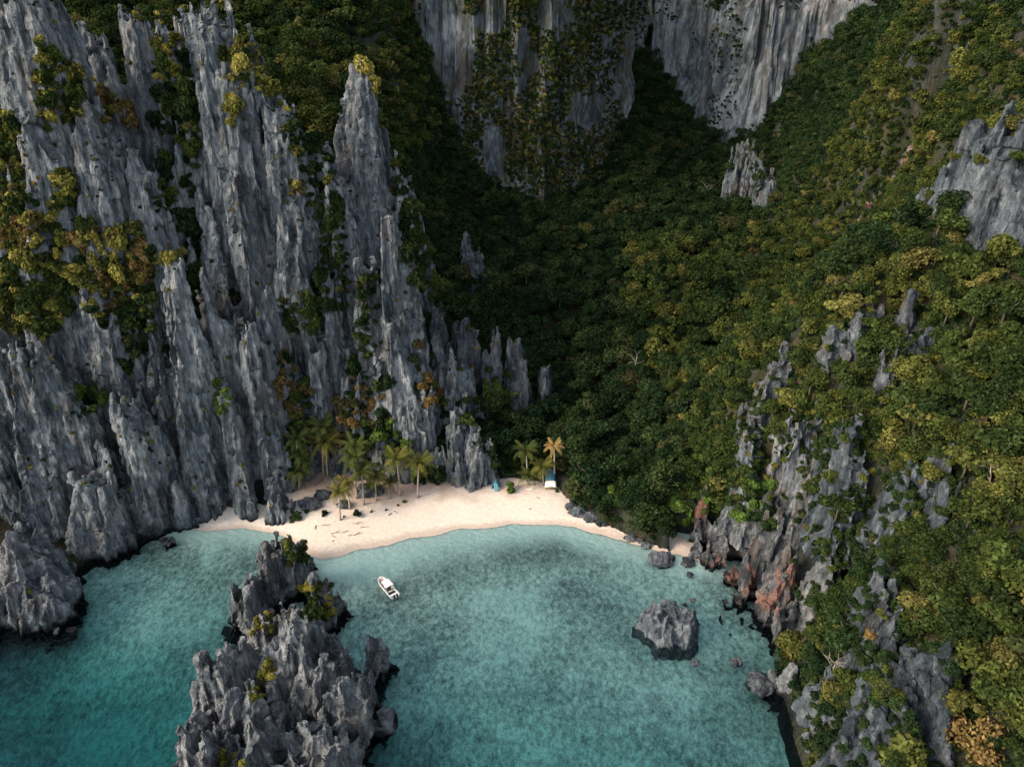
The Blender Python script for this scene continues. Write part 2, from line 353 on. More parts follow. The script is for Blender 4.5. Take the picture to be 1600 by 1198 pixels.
# ------------------------------------------------------------------ limestone rocks
def envelope(x, y, spires, R0=2.4):
    E = np.full(np.shape(x), -1e3); 
    for (sx, sy, sz, sl, asp, ang) in spires:
        ca, sa = math.cos(ang), math.sin(ang); dx, dy = x-sx, y-sy
        p, q = dx*ca + dy*sa, -dx*sa + dy*ca
        d = np.sqrt(np.maximum(0, np.sqrt((p/asp)**2 + q**2) - R0)**2 + .4) - .63
        E = np.maximum(E, sz - sl*d)
    return E
def rock_mass(name, spires, base, mat, label, seed=1, g=.5, voxel=.52, strike=1.25, sizes=((9.5,5.2),(5.,2.9),(2.8,1.6),(1.9,1.0)), K=(7.,12.), amp=1.0,
              notch=0., shear=(0, 0), cat='rock', group=None, lift=2.2, drop=3.2, fill=10., cell=10.5, cut=24., cellstep=.6, r0=2.4, clip=None):
    rng = np.random.default_rng(seed)
    R0 = r0
    x0 = min(s[0]-s[4]*((s[2]-base)/s[3]+R0) for s in spires)-3; x1 = max(s[0]+s[4]*((s[2]-base)/s[3]+R0) for s in spires)+3
    y0 = min(s[1]-s[4]*((s[2]-base)/s[3]+R0) for s in spires)-3; y1 = max(s[1]+s[4]*((s[2]-base)/s[3]+R0) for s in spires)+3
    X, Y = np.meshgrid(np.arange(x0, x1, g), np.arange(y0, y1, g))
    wx = X + 1.5*fbm2(X*.17, Y*.17, seed, 3); wy = Y + 1.5*fbm2(X*.17+50, Y*.17, seed+5, 3)
    R0 = r0; E = envelope(wx, wy, spires, r0)
    H = E - fill
    for spacing, r in sizes:
        nx, ny = int((x1-x0)/spacing)+1, int((y1-y0)/spacing)+1
        cx, cy = np.meshgrid(np.arange(nx), np.arange(ny))
        cx = x0 + (cx.ravel() + rng.uniform(-.1, 1.1, cx.size))*spacing; cy = y0 + (cy.ravel() + rng.uniform(-.1, 1.1, cy.size))*spacing
        Ec = envelope(cx, cy, spires, r0)
        ok = Ec > base-3
        for bx, by, be in zip(cx[ok], cy[ok], Ec[ok]):
            rr = r*rng.uniform(.7, 1.35); asp = rng.uniform(1.3, 3.2); k = rng.uniform(*K)
            top = be + rr*rng.uniform(-drop, lift); a = strike + rng.normal(0, .35)
            R = min((top-base+3)/k, rr*4.5)*1.15*max(1, asp*.7)
            i0, i1 = max(0, int((bx-R-x0)/g)), min(X.shape[1], int((bx+R-x0)/g)+2)
            j0, j1 = max(0, int((by-R-y0)/g)), min(X.shape[0], int((by+R-y0)/g)+2)
            if i1 <= i0 or j1 <= j0: continue
            dx, dy = wx[j0:j1, i0:i1]-bx, wy[j0:j1, i0:i1]-by
            ca, sa = math.cos(a), math.sin(a); p, q = np.abs(dx*ca+dy*sa)/asp, np.abs(-dx*sa+dy*ca)
            d = (p**1.5 + q**1.5)**(1/1.5)
            h = top - k*np.maximum(0, d - .22*rr) - .3*d
            if rng.random() < .6:
                ta = rng.uniform(0, 6.28); tt = rng.uniform(.6, 2.2)
                h = np.minimum(h, top - .1*rr + tt*(dx*math.cos(ta)+dy*math.sin(ta)))
            H[j0:j1, i0:i1] = np.maximum(H[j0:j1, i0:i1], h)
    F1 = np.full(X.shape, 1e9); F2 = np.full(X.shape, 1e9); OFF = np.zeros(X.shape); ca, sa = math.cos(strike), math.sin(strike)
    U = (wx*ca + wy*sa)/1.7; W = -wx*sa + wy*ca
    W = W + .06*(E-base)*np.sin(seed)          # the joints are not quite parallel
    u0, u1, w0, w1 = U.min(), U.max(), W.min(), W.max()
    for a_ in np.arange(u0-cell, u1+cell, cell):
        for b_ in np.arange(w0-cell, w1+cell, cell):
            q_ = np.hypot(U-a_-rng.uniform(0, cell), W-b_-rng.uniform(0, cell)); of = rng.uniform(-1, .35)*cell*cellstep
            n1 = q_ < F1; F2 = np.where(n1, F1, np.minimum(F2, q_)); F1 = np.where(n1, q_, F1); OFF = np.where(n1, of, OFF)
    H = H + OFF - cut*np.clip(1-(F2-F1)/(.20*cell), 0, 1)
    if clip is not None: H = np.where(in_poly(X, Y, clip), H, base-9)
    H = np.maximum(H, base-3)
    ny, nx = X.shape; n = nx*ny
    V = np.concatenate([np.stack([X, Y, H], -1).reshape(-1, 3), np.stack([X, Y, np.full_like(X, base-4.5)], -1).reshape(-1, 3)])
    i = np.arange(n).reshape(ny, nx); top = grid_faces(nx, ny); bot = top[:, ::-1]+n
    def wall(e): return np.stack([e[:-1]+n, e[1:]+n, e[1:], e[:-1]], -1)
    F = np.concatenate([top, bot, wall(i[0]), wall(i[-1])[:, ::-1], wall(i[:, 0])[:, ::-1], wall(i[:, -1])])
    me = mesh_np('tmp', V, F); ob = link('tmp', me)
    md = ob.modifiers.new('r', 'REMESH'); md.mode = 'VOXEL'; md.voxel_size = voxel; md.adaptivity = 0
    ev = ob.evaluated_get(bpy.context.evaluated_depsgraph_get()); m2 = bpy.data.meshes.new_from_object(ev)
    nv = len(m2.vertices); co = np.empty(nv*3, np.float32); m2.vertices.foreach_get('co', co); co = co.reshape(-1, 3)
    no = np.empty(nv*3, np.float32); m2.vertices.foreach_get('normal', no); no = no.reshape(-1, 3)
    npoly = len(m2.polygons); lv = np.empty(npoly*4, np.int32); m2.loops.foreach_get('vertex_index', lv); Fq = lv.reshape(-1, 4)
    bpy.data.objects.remove(ob); bpy.data.meshes.remove(me); bpy.data.meshes.remove(m2)
    fm = co[Fq][:, :, 2].max(1) > base-2.2                       # the buried underside is not needed
    Fq = Fq[fm]; used = np.zeros(nv, bool); used[Fq.ravel()] = True
    remap = np.cumsum(used)-1; co, no, Fq = co[used], no[used], remap[Fq]
    x, y, z = co.T
    # broken blocks: slabs of rock between fracture planes are shifted against each other
    zb = z + .25*x + 2.5*noise3(x*.08, y*.08, z*.05, seed+2); bi = np.floor(zb/5.5).astype(np.int32)
    cxx = np.floor((x+.3*y)/4.).astype(np.int32); jj = _hash(cxx, bi, bi*0, seed+3).astype(np.float32)/4294967295.-.5
    flat = 1-np.abs(no[:, 2])
    def groove(f, fz, sd): return np.clip(1-2.2*np.abs(noise3(x*f, y*f, z*fz, sd)), 0, 1)**1.5
    wob = .8*noise3(x*.15, y*.15, z*.09, seed+20); x = x+wob; y = y-wob
    d = amp*(.35 - .95*groove(.30, .035, seed+7)*flat - .75*groove(.62, .06, seed+8)*flat - .42*groove(1.25, .13, seed+9) + .25*noise3(x*1.6, y*1.6, z*.6, seed+11)
             + 1.0*jj*flat + .9*noise3(x*.09, y*.09, z*.06, seed+10) - .35*groove(.25, .30, seed+12))
    co = co + no*d[:, None]
    if notch > 0:                                               # the sea has undercut the foot
        nz = notch*smoothstep(3.2, .6, z); h = np.hypot(no[:, 0], no[:, 1])+1e-6
        co[:, 0] -= no[:, 0]/h*nz; co[:, 1] -= no[:, 1]/h*nz
    co[:, 0] += shear[0]*(co[:, 2]-base); co[:, 1] += shear[1]*(co[:, 2]-base)
    ob = link(name, mesh_np(name, co, Fq, LIMESTONE, smooth=False))
    set_colour(ob.data, rock_colour(co, no, seed=seed, **mat)); tag(ob, label, cat, group)
    return ob
def S(u, v, Y, slope=3.4, asp=1.0, ang=0.0):
    x, y, z = at(u, v, Y); return (x, y, z-1.0, slope*1.55 if slope > 3 else slope*1.25, asp, ang)
ROCKS = []
def R(*a, **k):
    ob = rock_mass(*a, **k); ROCKS.append(ob); return ob
N = 'limestone_pinnacle'
# sea stack in front
R('sea_stack', [S(455,935,103,2.6,1.3,1.4), S(325,1015,96,3.4,1.2,1.2), S(520,1010,98,2.4,1.1,.6), S(578,988,105.5,4.2), S(535,1050,92,2.4), S(292,1180,79,3.), S(365,1060,92,2.4), S(362,1000,101,2.6), S(420,850,128,3.,1.3,1.4), S(470,850,131,3.6,1.2,1.8),
   S(440,832,137,4.4), S(456,846,138.5,3.8), S(468,862,136,3.6), S(378,895,121,3.), S(400,1120,84,2.), S(480,1110,84,2.), S(310,1120,85,3.), S(350,1230,73,2.2), S(460,1230,73,2.), S(430,1000,100,2.2), S(500,900,120,3.2), S(410,960,111,2.4), S(560,1085,90,3.4)],
  -.5, PAL_NEAR, 'jagged grey rock stack rising from the water in front of the beach', 11, g=.4, voxel=.36, strike=1.2, sizes=((4.6,3.0),(2.4,1.6),(1.4,.85)), K=(6.,11.), notch=1.2, lift=2.2, drop=2., fill=4, cell=5.6, cut=5., cellstep=.4, r0=1.6)
R('bay_rock', [S(1034,944,118.5,4.4,1.1,.3), S(1066,950,117.5,4.6), S(1050,940,119.5,4.4), S(1048,958,117,4.6)], -.3, dict(PAL_BOULDER, mid=(.115,.13,.145), light=(.235,.25,.26), wet=False), 'broad grey rock standing alone in the bay near the right cliff', 12, g=.3, voxel=.28, sizes=((3.2,2.4),(1.8,1.2),(1.,.6)), K=(2.6,4.6), notch=.7, lift=.5, drop=.8, fill=.8, amp=.5, cell=7., cut=1., cellstep=.1, r0=2.3)
# left massif, front row
def crest(Y, slope, *pts, asp=1.0):     # towers standing in a row: tops along a crest line
    out = []
    P = [at(u, v, Y + (q[0] if q else 0)) for u, v, *q in pts]
    for p, q in zip(P[:-1], P[1:]):
        n_ = max(1, int(math.dist(p, q)/5.))
        out += [(p[0]+(q[0]-p[0])*k/n_, p[1]+(q[1]-p[1])*k/n_, p[2]+(q[2]-p[2])*k/n_-1., slope, asp, 0.) for k in range(n_)]
    out.append((P[-1][0], P[-1][1], P[-1][2]-1., slope, asp, 0.)); return out
TW = dict(K=(9, 16), lift=1.6, drop=2.6, fill=14., cell=11., cut=26., cellstep=.45)
R('shore_rock', crest(129, 3.4, (-60,850), (-20,835), (22,812), (45,850)) + crest(122, 3.2, (-30,900), (50,890)), -.5, PAL_MAIN, 'low rounded grey rock at the left edge beside the water', 13, voxel=.45, notch=.9, lift=1.2, drop=1.2, fill=4, K=(5,9), cell=6., cut=7., r0=2.5)
R(N, crest(154, 7., (-60,560), (15,525), (47,530), (80,610), (120,640), (155,655), (182,605), (205,630)) + crest(147, 6., (-60,700), (30,690), (95,700), (150,720), (172,745)), -.5, PAL_MAIN, 'broken blue grey rock wall dropping into the left cove', 14, voxel=.5, notch=.9, strike=1.0, r0=3., **TW)
R(N, crest(170, 9., (90,525), (125,490), (150,455), (178,500)), 8, PAL_MAIN, 'blunt grey rock tower just below the yellow green trees at left', 15, voxel=.52, r0=3.4, **TW)
R(N, crest(172, 10., (243,430), (262,402), (290,402), (305,430), (330,475), (372,470), (395,540), (425,640), (447,730)) + crest(167, 11., (300,600), (345,560), (380,640)) + crest(160, 9., (432,735), (450,790)), -.5, PAL_MAIN, 'tall ribbed tower standing on the small white cove beach', 16, voxel=.52, r0=3.4, **TW)
# middle of the left massif
R(N, crest(200, 9., (300,150), (322,80), (355,82), (400,115), (440,160), (470,200), (503,268)) + crest(190, 10., (335,340), (380,290), (415,330), (430,420)) + crest(193, 10., (440,330), (470,300), (490,350)), 6, PAL_MAIN, 'highest broad pinnacle with yellow shrubs along its sloping crest', 17, voxel=.55, r0=3.8, **TW)
R(N, crest(228, 4., (553,92), (575,140), (602,205), (628,285)) + crest(221, 5., (530,225), (562,235)), 25, PAL_MAIN, 'lone pointed dark spire left of the smooth streaked cliff', 18, voxel=.58, r0=3.4, **{**TW, 'cell': 22., 'cellstep': .1, 'lift': .5})
R(N, crest(190, 8., (548,374), (575,372), (602,370), (640,425), (690,520), (745,600)) + crest(183, 9., (455,500), (480,520), (560,540), (620,490), (650,560)) + crest(178, 9., (470,610), (520,620), (660,600), (705,612)) + crest(197, 9., (505,325), (530,345)), 1, PAL_MAIN, 'wide fluted ridge falling towards the middle of the beach', 19, voxel=.55, r0=2.8, **TW)
R(N, crest(173, 7., (688,690), (712,668), (740,648), (762,705)), .5, PAL_MAIN, 'fluted rock fin standing directly on the sand at mid beach', 20, voxel=.42, sizes=((4.,2.6),(2.2,1.5),(1.3,.9)), r0=1.8, **{**TW, 'cell': 6., 'cut': 12., 'fill': 6})
R(N, crest(175, 8., (612,690), (640,622), (660,690)), .5, PAL_MAIN, 'narrow grey pinnacle rising behind the two tallest beach palms', 21, voxel=.45, sizes=((4.,2.6),(2.2,1.5),(1.3,.9)), r0=1.8, **{**TW, 'cell': 6., 'cut': 12., 'fill': 6})
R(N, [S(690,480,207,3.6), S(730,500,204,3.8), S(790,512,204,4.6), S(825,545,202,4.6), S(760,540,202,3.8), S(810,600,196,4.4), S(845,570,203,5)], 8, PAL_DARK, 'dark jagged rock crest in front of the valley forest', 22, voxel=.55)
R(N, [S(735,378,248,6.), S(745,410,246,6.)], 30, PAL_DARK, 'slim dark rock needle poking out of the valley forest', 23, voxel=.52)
# upper left
R(N, crest(190, 9., (-60,-30), (0,-50), (40,-30), (60,60)), 40, PAL_MAIN, 'pale smooth slab tower in the top left corner', 24, voxel=.58, r0=6., **{**TW, 'cell': 18., 'cellstep': .15})
R(N, crest(180, 9., (20,210), (42,140), (62,185), (88,262)), 30, PAL_MAIN, 'grey ribbed tower under the pale corner slab', 25, voxel=.55, r0=3.4, **TW)
R(N, crest(186, 10., (110,235), (128,132), (155,207), (182,197), (212,255)), 30, PAL_MAIN, 'cluster of square topped grey blades left of the highest pinnacle', 26, voxel=.55, r0=3.2, **TW)
R(N, crest(210, 10., (145,20), (175,30), (200,12), (235,85)), 45, PAL_MAIN, 'tall thin grey tower against the top edge at left', 27, voxel=.6, r0=4.6, **TW)
R(N, crest(196, 10., (228,245), (246,190), (262,240)), 40, PAL_MAIN, 'short dark blade between two taller grey towers', 28, voxel=.55, r0=2.2, **TW)
R(N, crest(242, 10., (262,10), (300,-15), (345,0), (364,35)), 55, PAL_MAIN, 'grey block of towers behind the highest pinnacle', 29, voxel=.68, r0=6., **TW)
R(N, [S(443,52,282,5.), S(485,62,282,5.), S(465,90,278,5.)], 70, PAL_DARK, 'pair of small dark pinnacles among trees near the top edge', 30, voxel=.8)
R(N, [S(15,390,176,3.6), S(50,370,178,4), S(215,400,180,3.6), S(-40,420,171,3.4), S(60,480,166,3.6)], 30, PAL_MAIN, 'grey knobs half buried in the yellow green trees at left', 31, voxel=.62)

# right-hand mountain: outcrops between the trees
def slope_depth(u, v):                   # how far the hillside is in that direction
    a_, y_, z_ = ray(u, v); t_ = np.linspace(60, 520, 700); hz = terrain_height(a_*t_, y_*t_, False); k_ = np.argmax(CAM_H + z_*t_ < hz)
    return float(y_*t_[k_])
def SF(u, v, Y, slope=3., asp=1., ang=0.):
    Y2 = slope_depth(u, v); Y2 = Y if abs(Y2-Y) > 40 else Y2
    return S(u, v, Y2-PROUD[0], slope, asp, ang)
PROUD = [4.2]
def R2(*a, **k): return R(*a, **{**dict(cell=4.6, cut=5., cellstep=.5, r0=1.2), **k})
O = 'rock_outcrop'; BIG = ((4.6,3.0),(2.6,1.6),(1.6,.9))
R2(O, [SF(1305,835,113,4.,1.1), SF(1292,880,111,4.), SF(1272,930,108.5,4.), SF(1250,985,106,3.6), SF(1232,1035,103,3.)], -.5, PAL_NEAR, 'pale smooth rock rib standing in the water under the right slope', 41, voxel=.45, sizes=BIG, notch=.8, K=(6,10), lift=1.2, drop=1.5, fill=5)
PROUD[0] = 7.
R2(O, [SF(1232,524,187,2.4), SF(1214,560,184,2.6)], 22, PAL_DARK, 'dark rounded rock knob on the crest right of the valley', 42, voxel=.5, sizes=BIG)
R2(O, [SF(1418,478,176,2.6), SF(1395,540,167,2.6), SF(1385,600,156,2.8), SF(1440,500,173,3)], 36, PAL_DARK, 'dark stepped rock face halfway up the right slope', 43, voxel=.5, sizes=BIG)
PROUD[0] = 4.2
R2(O, [SF(1245,632,163,2.6), SF(1222,690,158,2.8), SF(1272,655,158,2.6), SF(1285,710,148,2.8), SF(1225,780,146,2.8), SF(1330,640,155,2.8)], 5, PAL_MAIN, 'bluish rock wall above the red cave', 44, voxel=.5, sizes=BIG)
R2(O, [SF(1430,1010,92,3.,1.2,.8), SF(1475,1000,91,3.), SF(1540,985,89,3.2), SF(1415,1085,85.5,2.8), SF(1450,1110,81,2.6,1.2), SF(1425,1180,76,2.6), SF(1500,1050,86,2.8)], 5, PAL_BOULDER, 'slanting blue grey slabs at the bottom right', 45, voxel=.42, sizes=BIG, K=(4,7), lift=1.0, drop=1.5, fill=3, shear=(-.15, 0))
R2(O, [SF(1378,960,98,2.4), SF(1350,1005,94,2.4), SF(1335,1030,93,2.4)], 8, PAL_BOULDER, 'narrow dark slab among trees left of the slanting slabs', 46, voxel=.42, sizes=BIG, K=(4,8), lift=1., drop=1.5, fill=4)
PROUD[0] = 6.5
R2(O, [SF(1470,700,133,2.4), SF(1495,745,126,2.4)], 28, PAL_BOULDER, 'lone dark outcrop surrounded by trees on the right slope', 47, voxel=.45, sizes=BIG)
PROUD[0] = 4.2
PROUD[0] = 9.
R2(O, [SF(1450,185,240,2.8), SF(1432,215,236,3.), SF(1405,265,232,3.), SF(1385,280,232,3)], 50, PAL_RED, 'reddish broken rock face high on the right slope', 49, voxel=.52, sizes=BIG)
PROUD[0] = 7.
R2(O, [SF(1440,0,300,2.8), SF(1410,30,300,3.)], 85, PAL_BOULDER, 'small grey rock near the top edge on the right mountain', 50, voxel=.62, sizes=BIG)
R2(O, [SF(1180,668,155,3.4), SF(1172,705,152,3.4), SF(1190,640,158,3.4)], 8, PAL_MAIN, 'narrow grey strip of rock on the spur above the red cave', 54, voxel=.5, sizes=BIG)
R2(O, [SF(1345,640,142,3.4), SF(1340,690,135,3.4), SF(1325,740,127,3.4)], 20, PAL_BOULDER, 'dark upright rock strip right of the bluish wall', 55, voxel=.48, sizes=BIG)
R2(O, [SF(1365,445,168,3.2), SF(1345,480,165,3.2), SF(1320,500,165,3.2)], 35, PAL_DARK, 'dark crag on the crest above the stepped rock face', 56, voxel=.5, sizes=BIG)
R2(O, [SF(1400,860,104,3.2), SF(1392,905,100,3.2)], 16, PAL_BOULDER, 'small slate coloured rock in the trees right of the pale rib', 57, voxel=.42, sizes=BIG)
PROUD[0] = 4.2
R2(O, [S(1112,790,148,4.), S(1100,815,146,3.6), S(1104,845,143,3.4), S(1170,765,146,3.6), S(1235,795,133,3.8), S(1135,818,143,3.6), S(1150,880,134,3.), S(1120,900,134,3.), S(1125,850,139,3.4), S(1160,822,142,4.), S(1198,790,139,4.), S(1218,840,131,4.), S(1180,880,129,3.4), S(1235,860,124,4.), S(1205,920,122,3.), S(1150,935,124,2.6), S(1230,930,117,3.)], -.5, PAL_RED, 'red and black cave rocks at the foot of the right cliff', 51, voxel=.45, sizes=BIG, notch=.8, cell=7., cut=8., r0=2.)

def curtain(name, foot, top_v, pal, label, seed, step=.7, back=70., rough=1.5):   # a cliff face above a foot line, with its top running back
    P = [at(u, v+25, Y) for u, v, Y in foot]; tops = [at(u, tv, Y)[2] for (u, v, Y), tv in zip(foot, top_v)]
    P = np.array(P); L = np.concatenate([[0], np.cumsum(np.hypot(np.diff(P[:,0]), np.diff(P[:,1])))])
    sv = np.arange(0, L[-1], step); px = np.interp(sv, L, P[:,0]); py = np.interp(sv, L, P[:,1]); pf = np.interp(sv, L, P[:,2])-6; pt = np.interp(sv, L, tops)
    k = np.ones(9)/9; nx_ = np.gradient(np.convolve(np.pad(py, 4, 'edge'), k, 'valid')); ny_ = -np.gradient(np.convolve(np.pad(px, 4, 'edge'), k, 'valid')); ln = np.hypot(nx_, ny_)+1e-6; nx_, ny_ = nx_/ln, ny_/ln
    nz = int((pt-pf).max()/step); w = np.linspace(0, 1, nz)[:, None]
    Z = pf[None]+(pt-pf)[None]*w; X = px[None]+0*w; Y = py[None]+0*w
    nb = 30; wb = (np.arange(1, nb+1)/nb)[:, None]
    Z = np.concatenate([Z, Z[-1:] + wb*4]); X = np.concatenate([X, X[-1:] - nx_[None]*wb*back]); Y = np.concatenate([Y, Y[-1:] - ny_[None]*wb*back])
    d = rough*(4.5*noise3(X*.035, Y*.035, Z*.012, seed) + 2.6*(1-2*np.abs(noise3(X*.11, Y*.11, Z*.02, seed+1))) + 1.3*noise3(X*.3, Y*.3, Z*.035, seed+2) + .6*noise3(X*.8, Y*.8, Z*.12, seed+3) + 1.2*noise3(X*.12, Y*.12, Z*.12, seed+4) - 1.3*np.clip(1-2.5*np.abs(noise3(X*.2, Y*.2, Z*.022, seed+5)), 0, 1) - .7*np.clip(1-2.5*np.abs(noise3(X*.5, Y*.5, Z*.06, seed+6)), 0, 1))
    lean = (Z-pf[None])*.10
    X = X + nx_[None]*(d-lean); Y = Y + ny_[None]*(d-lean)
    V = np.stack([X, Y, Z], -1).reshape(-1, 3)
    ob = link(name, mesh_np(name, V, grid_faces(X.shape[1], X.shape[0]), LIMESTONE, smooth=False)); set_colour(ob.data, rock_colour(V, V, seed=seed, **pal))
    tag(ob, label, 'cliff'); ROCKS.append(ob); return ob
curtain('limestone_cliff', [(596,40,410),(604,190,345),(626,240,332),(715,312,324),(790,340,322),(860,332,326),(930,300,346),(975,200,395),(1010,110,440),(1020,60,470)], [-75]*10, dict(PAL_BACK, green=.5), 'tall smooth streaked cliff closing the valley at the back', 61)
curtain('limestone_cliff', [(1010,60,445),(1060,125,425),(1105,165,410),(1150,215,392),(1180,220,388),(1215,165,390),(1260,165,382),(1330,150,364),(1375,90,356),(1400,20,356)], [-90]*10, dict(PAL_BACK, white=.6), 'pale blue grey cliff at the top edge right of the valley', 62)
R('limestone_cliff', crest(0, 6., (1166,200,345), (1190,235,330), (1205,290,314), (1235,340,296), (1265,390,278)), 12, dict(PAL_BACK, white=.5, green=.2), 'steep grey face overlooking the upper valley from the right', 63, voxel=.7, r0=5., cat='cliff', **{**TW, 'cell': 14.})
R('limestone_cliff', crest(0, 7., (1466,280,197), (1500,240,190), (1545,200,184), (1600,145,179), (1660,110,176)), 46, dict(PAL_BOULDER, mid=(.125,.143,.158)), 'big blue grey slab face high at the right edge', 64, voxel=.5, r0=4.4, cat='cliff', **{**TW, 'cell': 8., 'cut': 9., 'fill': 7., 'lift': 1.2, 'K': (6, 11)})
print('rocks', round(time.time()-T_START, 1), 'tris', sum(len(o.data.polygons)*2 for o in ROCKS))

# ------------------------------------------------------------------ foliage
def leaf_material(name, stops, sat=1.0, trans=.14):
    n = NT(name); oi = n.n('ShaderNodeObjectInfo')
    at_ = n.n('ShaderNodeAttribute', attribute_name='v')
    c = n.ramp(oi.outputs['Random'], stops)
    c = n.mix(1., c, n.ramp(at_.outputs['Fac'], [(0., .38), (.55, 1.), (1., 1.85)]), 'MULTIPLY')
    df = n.n('ShaderNodeBsdfDiffuse'); tl = n.n('ShaderNodeBsdfTranslucent'); n.l(c, df.inputs[0]); n.l(c, tl.inputs[0])
    mx = n.n('ShaderNodeMixShader'); mx.inputs[0].default_value = trans
    n.l(df.outputs[0], mx.inputs[1]); n.l(tl.outputs[0], mx.inputs[2]); n.l(mx.outputs[0], n.out.inputs[0])
    return n.m
LEAF = {
 'green': leaf_material('dark_green_leaves', [(0., (.010,.020,.009)), (.35, (.016,.028,.011)), (.7, (.022,.038,.013)), (.92, (.033,.046,.015)), (1., (.050,.048,.02))]),
 'olive': leaf_material('olive_leaves', [(0., (.018,.030,.010)), (.35, (.030,.042,.012)), (.65, (.042,.055,.014)), (.88, (.068,.074,.018)), (1., (.105,.092,.028))]),
 'yellow': leaf_material('yellow_green_leaves', [(0., (.105,.105,.022)), (.5, (.155,.142,.030)), (1., (.22,.185,.045))]),
 'lime': leaf_material('light_olive_leaves', [(0., (.062,.072,.018)), (.5, (.088,.092,.022)), (1., (.125,.115,.032))]),
 'rust': leaf_material('rust_brown_leaves', [(0., (.080,.058,.022)), (.5, (.118,.076,.027)), (1., (.155,.10,.036))]),
 'pale': leaf_material('pale_straw_leaves', [(0., (.26,.20,.08)), (1., (.36,.27,.11))]),
 'fresh': leaf_material('fresh_green_leaves', [(0., (.05,.085,.018)), (1., (.08,.12,.025))]),
}
BARK = plain('grey_brown_bark', (.075,.06,.048), .9, .1, .3, 2.)
PALE_BARK = plain('pale_dead_wood', (.24,.205,.165), .9, .1, .2, 2.)
def crown_mesh(name, seed, n, card, lobes, flat=.75, spread=.72):
    r = np.random.default_rng(seed); C = []; Rr = []
    for i in range(lobes):
        a = r.uniform(0, 6.28); d = r.uniform(.15, spread) if i else 0
        C.append((d*math.cos(a), d*math.sin(a), r.uniform(-.35, .5)*flat)); Rr.append(r.uniform(.20, .48) if i else .45)
    C = np.array(C); Rr = np.array(Rr); w = Rr**2/np.sum(Rr**2); li = r.choice(lobes, n, p=w)
    nn = r.normal(size=(n, 3)); nn[:, 2] = nn[:, 2]+.35; nn /= np.linalg.norm(nn, axis=1)[:, None]
    rad = Rr[li]*np.where(r.random(n) < .75, r.uniform(.85, 1.12, n), r.uniform(.4, .9, n))
    p = C[li] + nn*rad[:, None]*np.array([1, 1, flat])
    m = nn*.8 + np.array([0, 0, .45]) + r.normal(size=(n, 3))*.45; m /= np.linalg.norm(m, axis=1)[:, None]
    t = np.cross(m, r.normal(size=(n, 3))); t /= np.linalg.norm(t, axis=1)[:, None]; b = np.cross(m, t)
    s1 = card*r.uniform(.6, 1.3, n)[:, None]; s2 = s1*r.uniform(.45, .8, n)[:, None]
    V = np.stack([p-t*s1, p-b*s2+m*s1*.15, p+t*s1, p+b*s2-m*s1*.15], 1).reshape(-1, 3)
    me = mesh_np(name, V, np.arange(4*n).reshape(-1, 4), LEAF['green'], smooth=False)
    val = np.clip(r.random(n)*.7 + .3*r.random(lobes)[li], 0, 1)
    a_ = me.attributes.new('v', 'FLOAT', 'POINT'); a_.data.foreach_set('value', np.repeat(val, 4).astype(np.float32))
    return me
CROWNS = [crown_mesh('crown', 200+i, (1300,1100,800,1400,1000,1200,700,1300)[i], (.10,.085,.09,.11,.08,.10,.075,.095)[i], (9,13,7,11,15,8,10,12)[i], (.7,.85,.5,.65,1.0,.8,1.15,.55)[i], (.72,.85,.9,.75,.95,.7,.9,.95)[i]) for i in range(8)]
BUSHES = [crown_mesh('bush', 300+i, 420, .16, 6, .8) for i in range(4)]
def tube(P, Rad, sides=6):
    P = np.array(P, float); n = len(P); V = []; 
    for i in range(n):
        d = P[min(i+1, n-1)]-P[max(i-1, 0)]; d /= np.linalg.norm(d)+1e-9
        a = np.cross(d, [.3, .9, .2]); a /= np.linalg.norm(a)+1e-9; b = np.cross(d, a)
        for k in range(sides):
            t = 2*math.pi*k/sides; V.append(P[i] + Rad[i]*(a*math.cos(t) + b*math.sin(t)))
    F = [(i*sides+k, i*sides+(k+1) % sides, (i+1)*sides+(k+1) % sides, (i+1)*sides+k) for i in range(n-1) for k in range(sides)]
    V.append(P[-1]); V.append(P[0]); c = len(V)-2
    F += [((n-1)*sides+k, (n-1)*sides+(k+1) % sides, c, c) for k in range(sides)] + [((k+1) % sides, k, c+1, c+1) for k in range(sides)]
    return np.array(V), F
def join_vf(parts):
    V = []; F = []; o_ = 0
    for v, f in parts:
        V.append(np.asarray(v, float)); F += [tuple(int(i)+o_ for i in q) for q in f]; o_ += len(v)
    return np.concatenate(V), F
def py_mesh(name, parts, mat, smooth=True):
    V, F = join_vf(parts); me = bpy.data.meshes.new(name)
    F = [tuple(dict.fromkeys(f)) for f in F]
    me.from_pydata([tuple(v) for v in V], [], F); me.materials.append(mat)
    me.polygons.foreach_set('use_smooth', [smooth]*len(me.polygons)); me.update(); return me
def trunk_mesh(seed):
    r = random.Random(seed); parts = [tube([(0,0,-1.0),(r.uniform(-.04,.04),r.uniform(-.04,.04),-.5),(r.uniform(-.08,.08),r.uniform(-.08,.08),0)], [.07,.05,.04])]
    for k in range(4):
        a = k*1.57 + r.uniform(-.5, .5); e = r.uniform(.4, .65)
        parts.append(tube([(0,0,-.35+.08*k),(e*.5*math.cos(a),e*.5*math.sin(a),-.02),(e*math.cos(a),e*math.sin(a),r.uniform(.1,.35))], [.032,.024,.012], 5))
    return py_mesh('trunk', parts, BARK)
TRUNKS = [trunk_mesh(s_) for s_ in range(4)]

DG = bpy.context.evaluated_depsgraph_get(); DG.update()
rng = np.random.default_rng(5); RN = random.Random(5)
def cast(u, v):
    d = Vector(ray(u, v)).normalized(); h = SC.ray_cast(DG, Vector((0, 0, CAM_H)), d)
    if h[0] and h[4].name.startswith(('water', 'beach')) and h[1].z < .2:
        pass
    return h
def down(x, y):
    return SC.ray_cast(DG, Vector((x, y, 400)), Vector((0, 0, -1)))

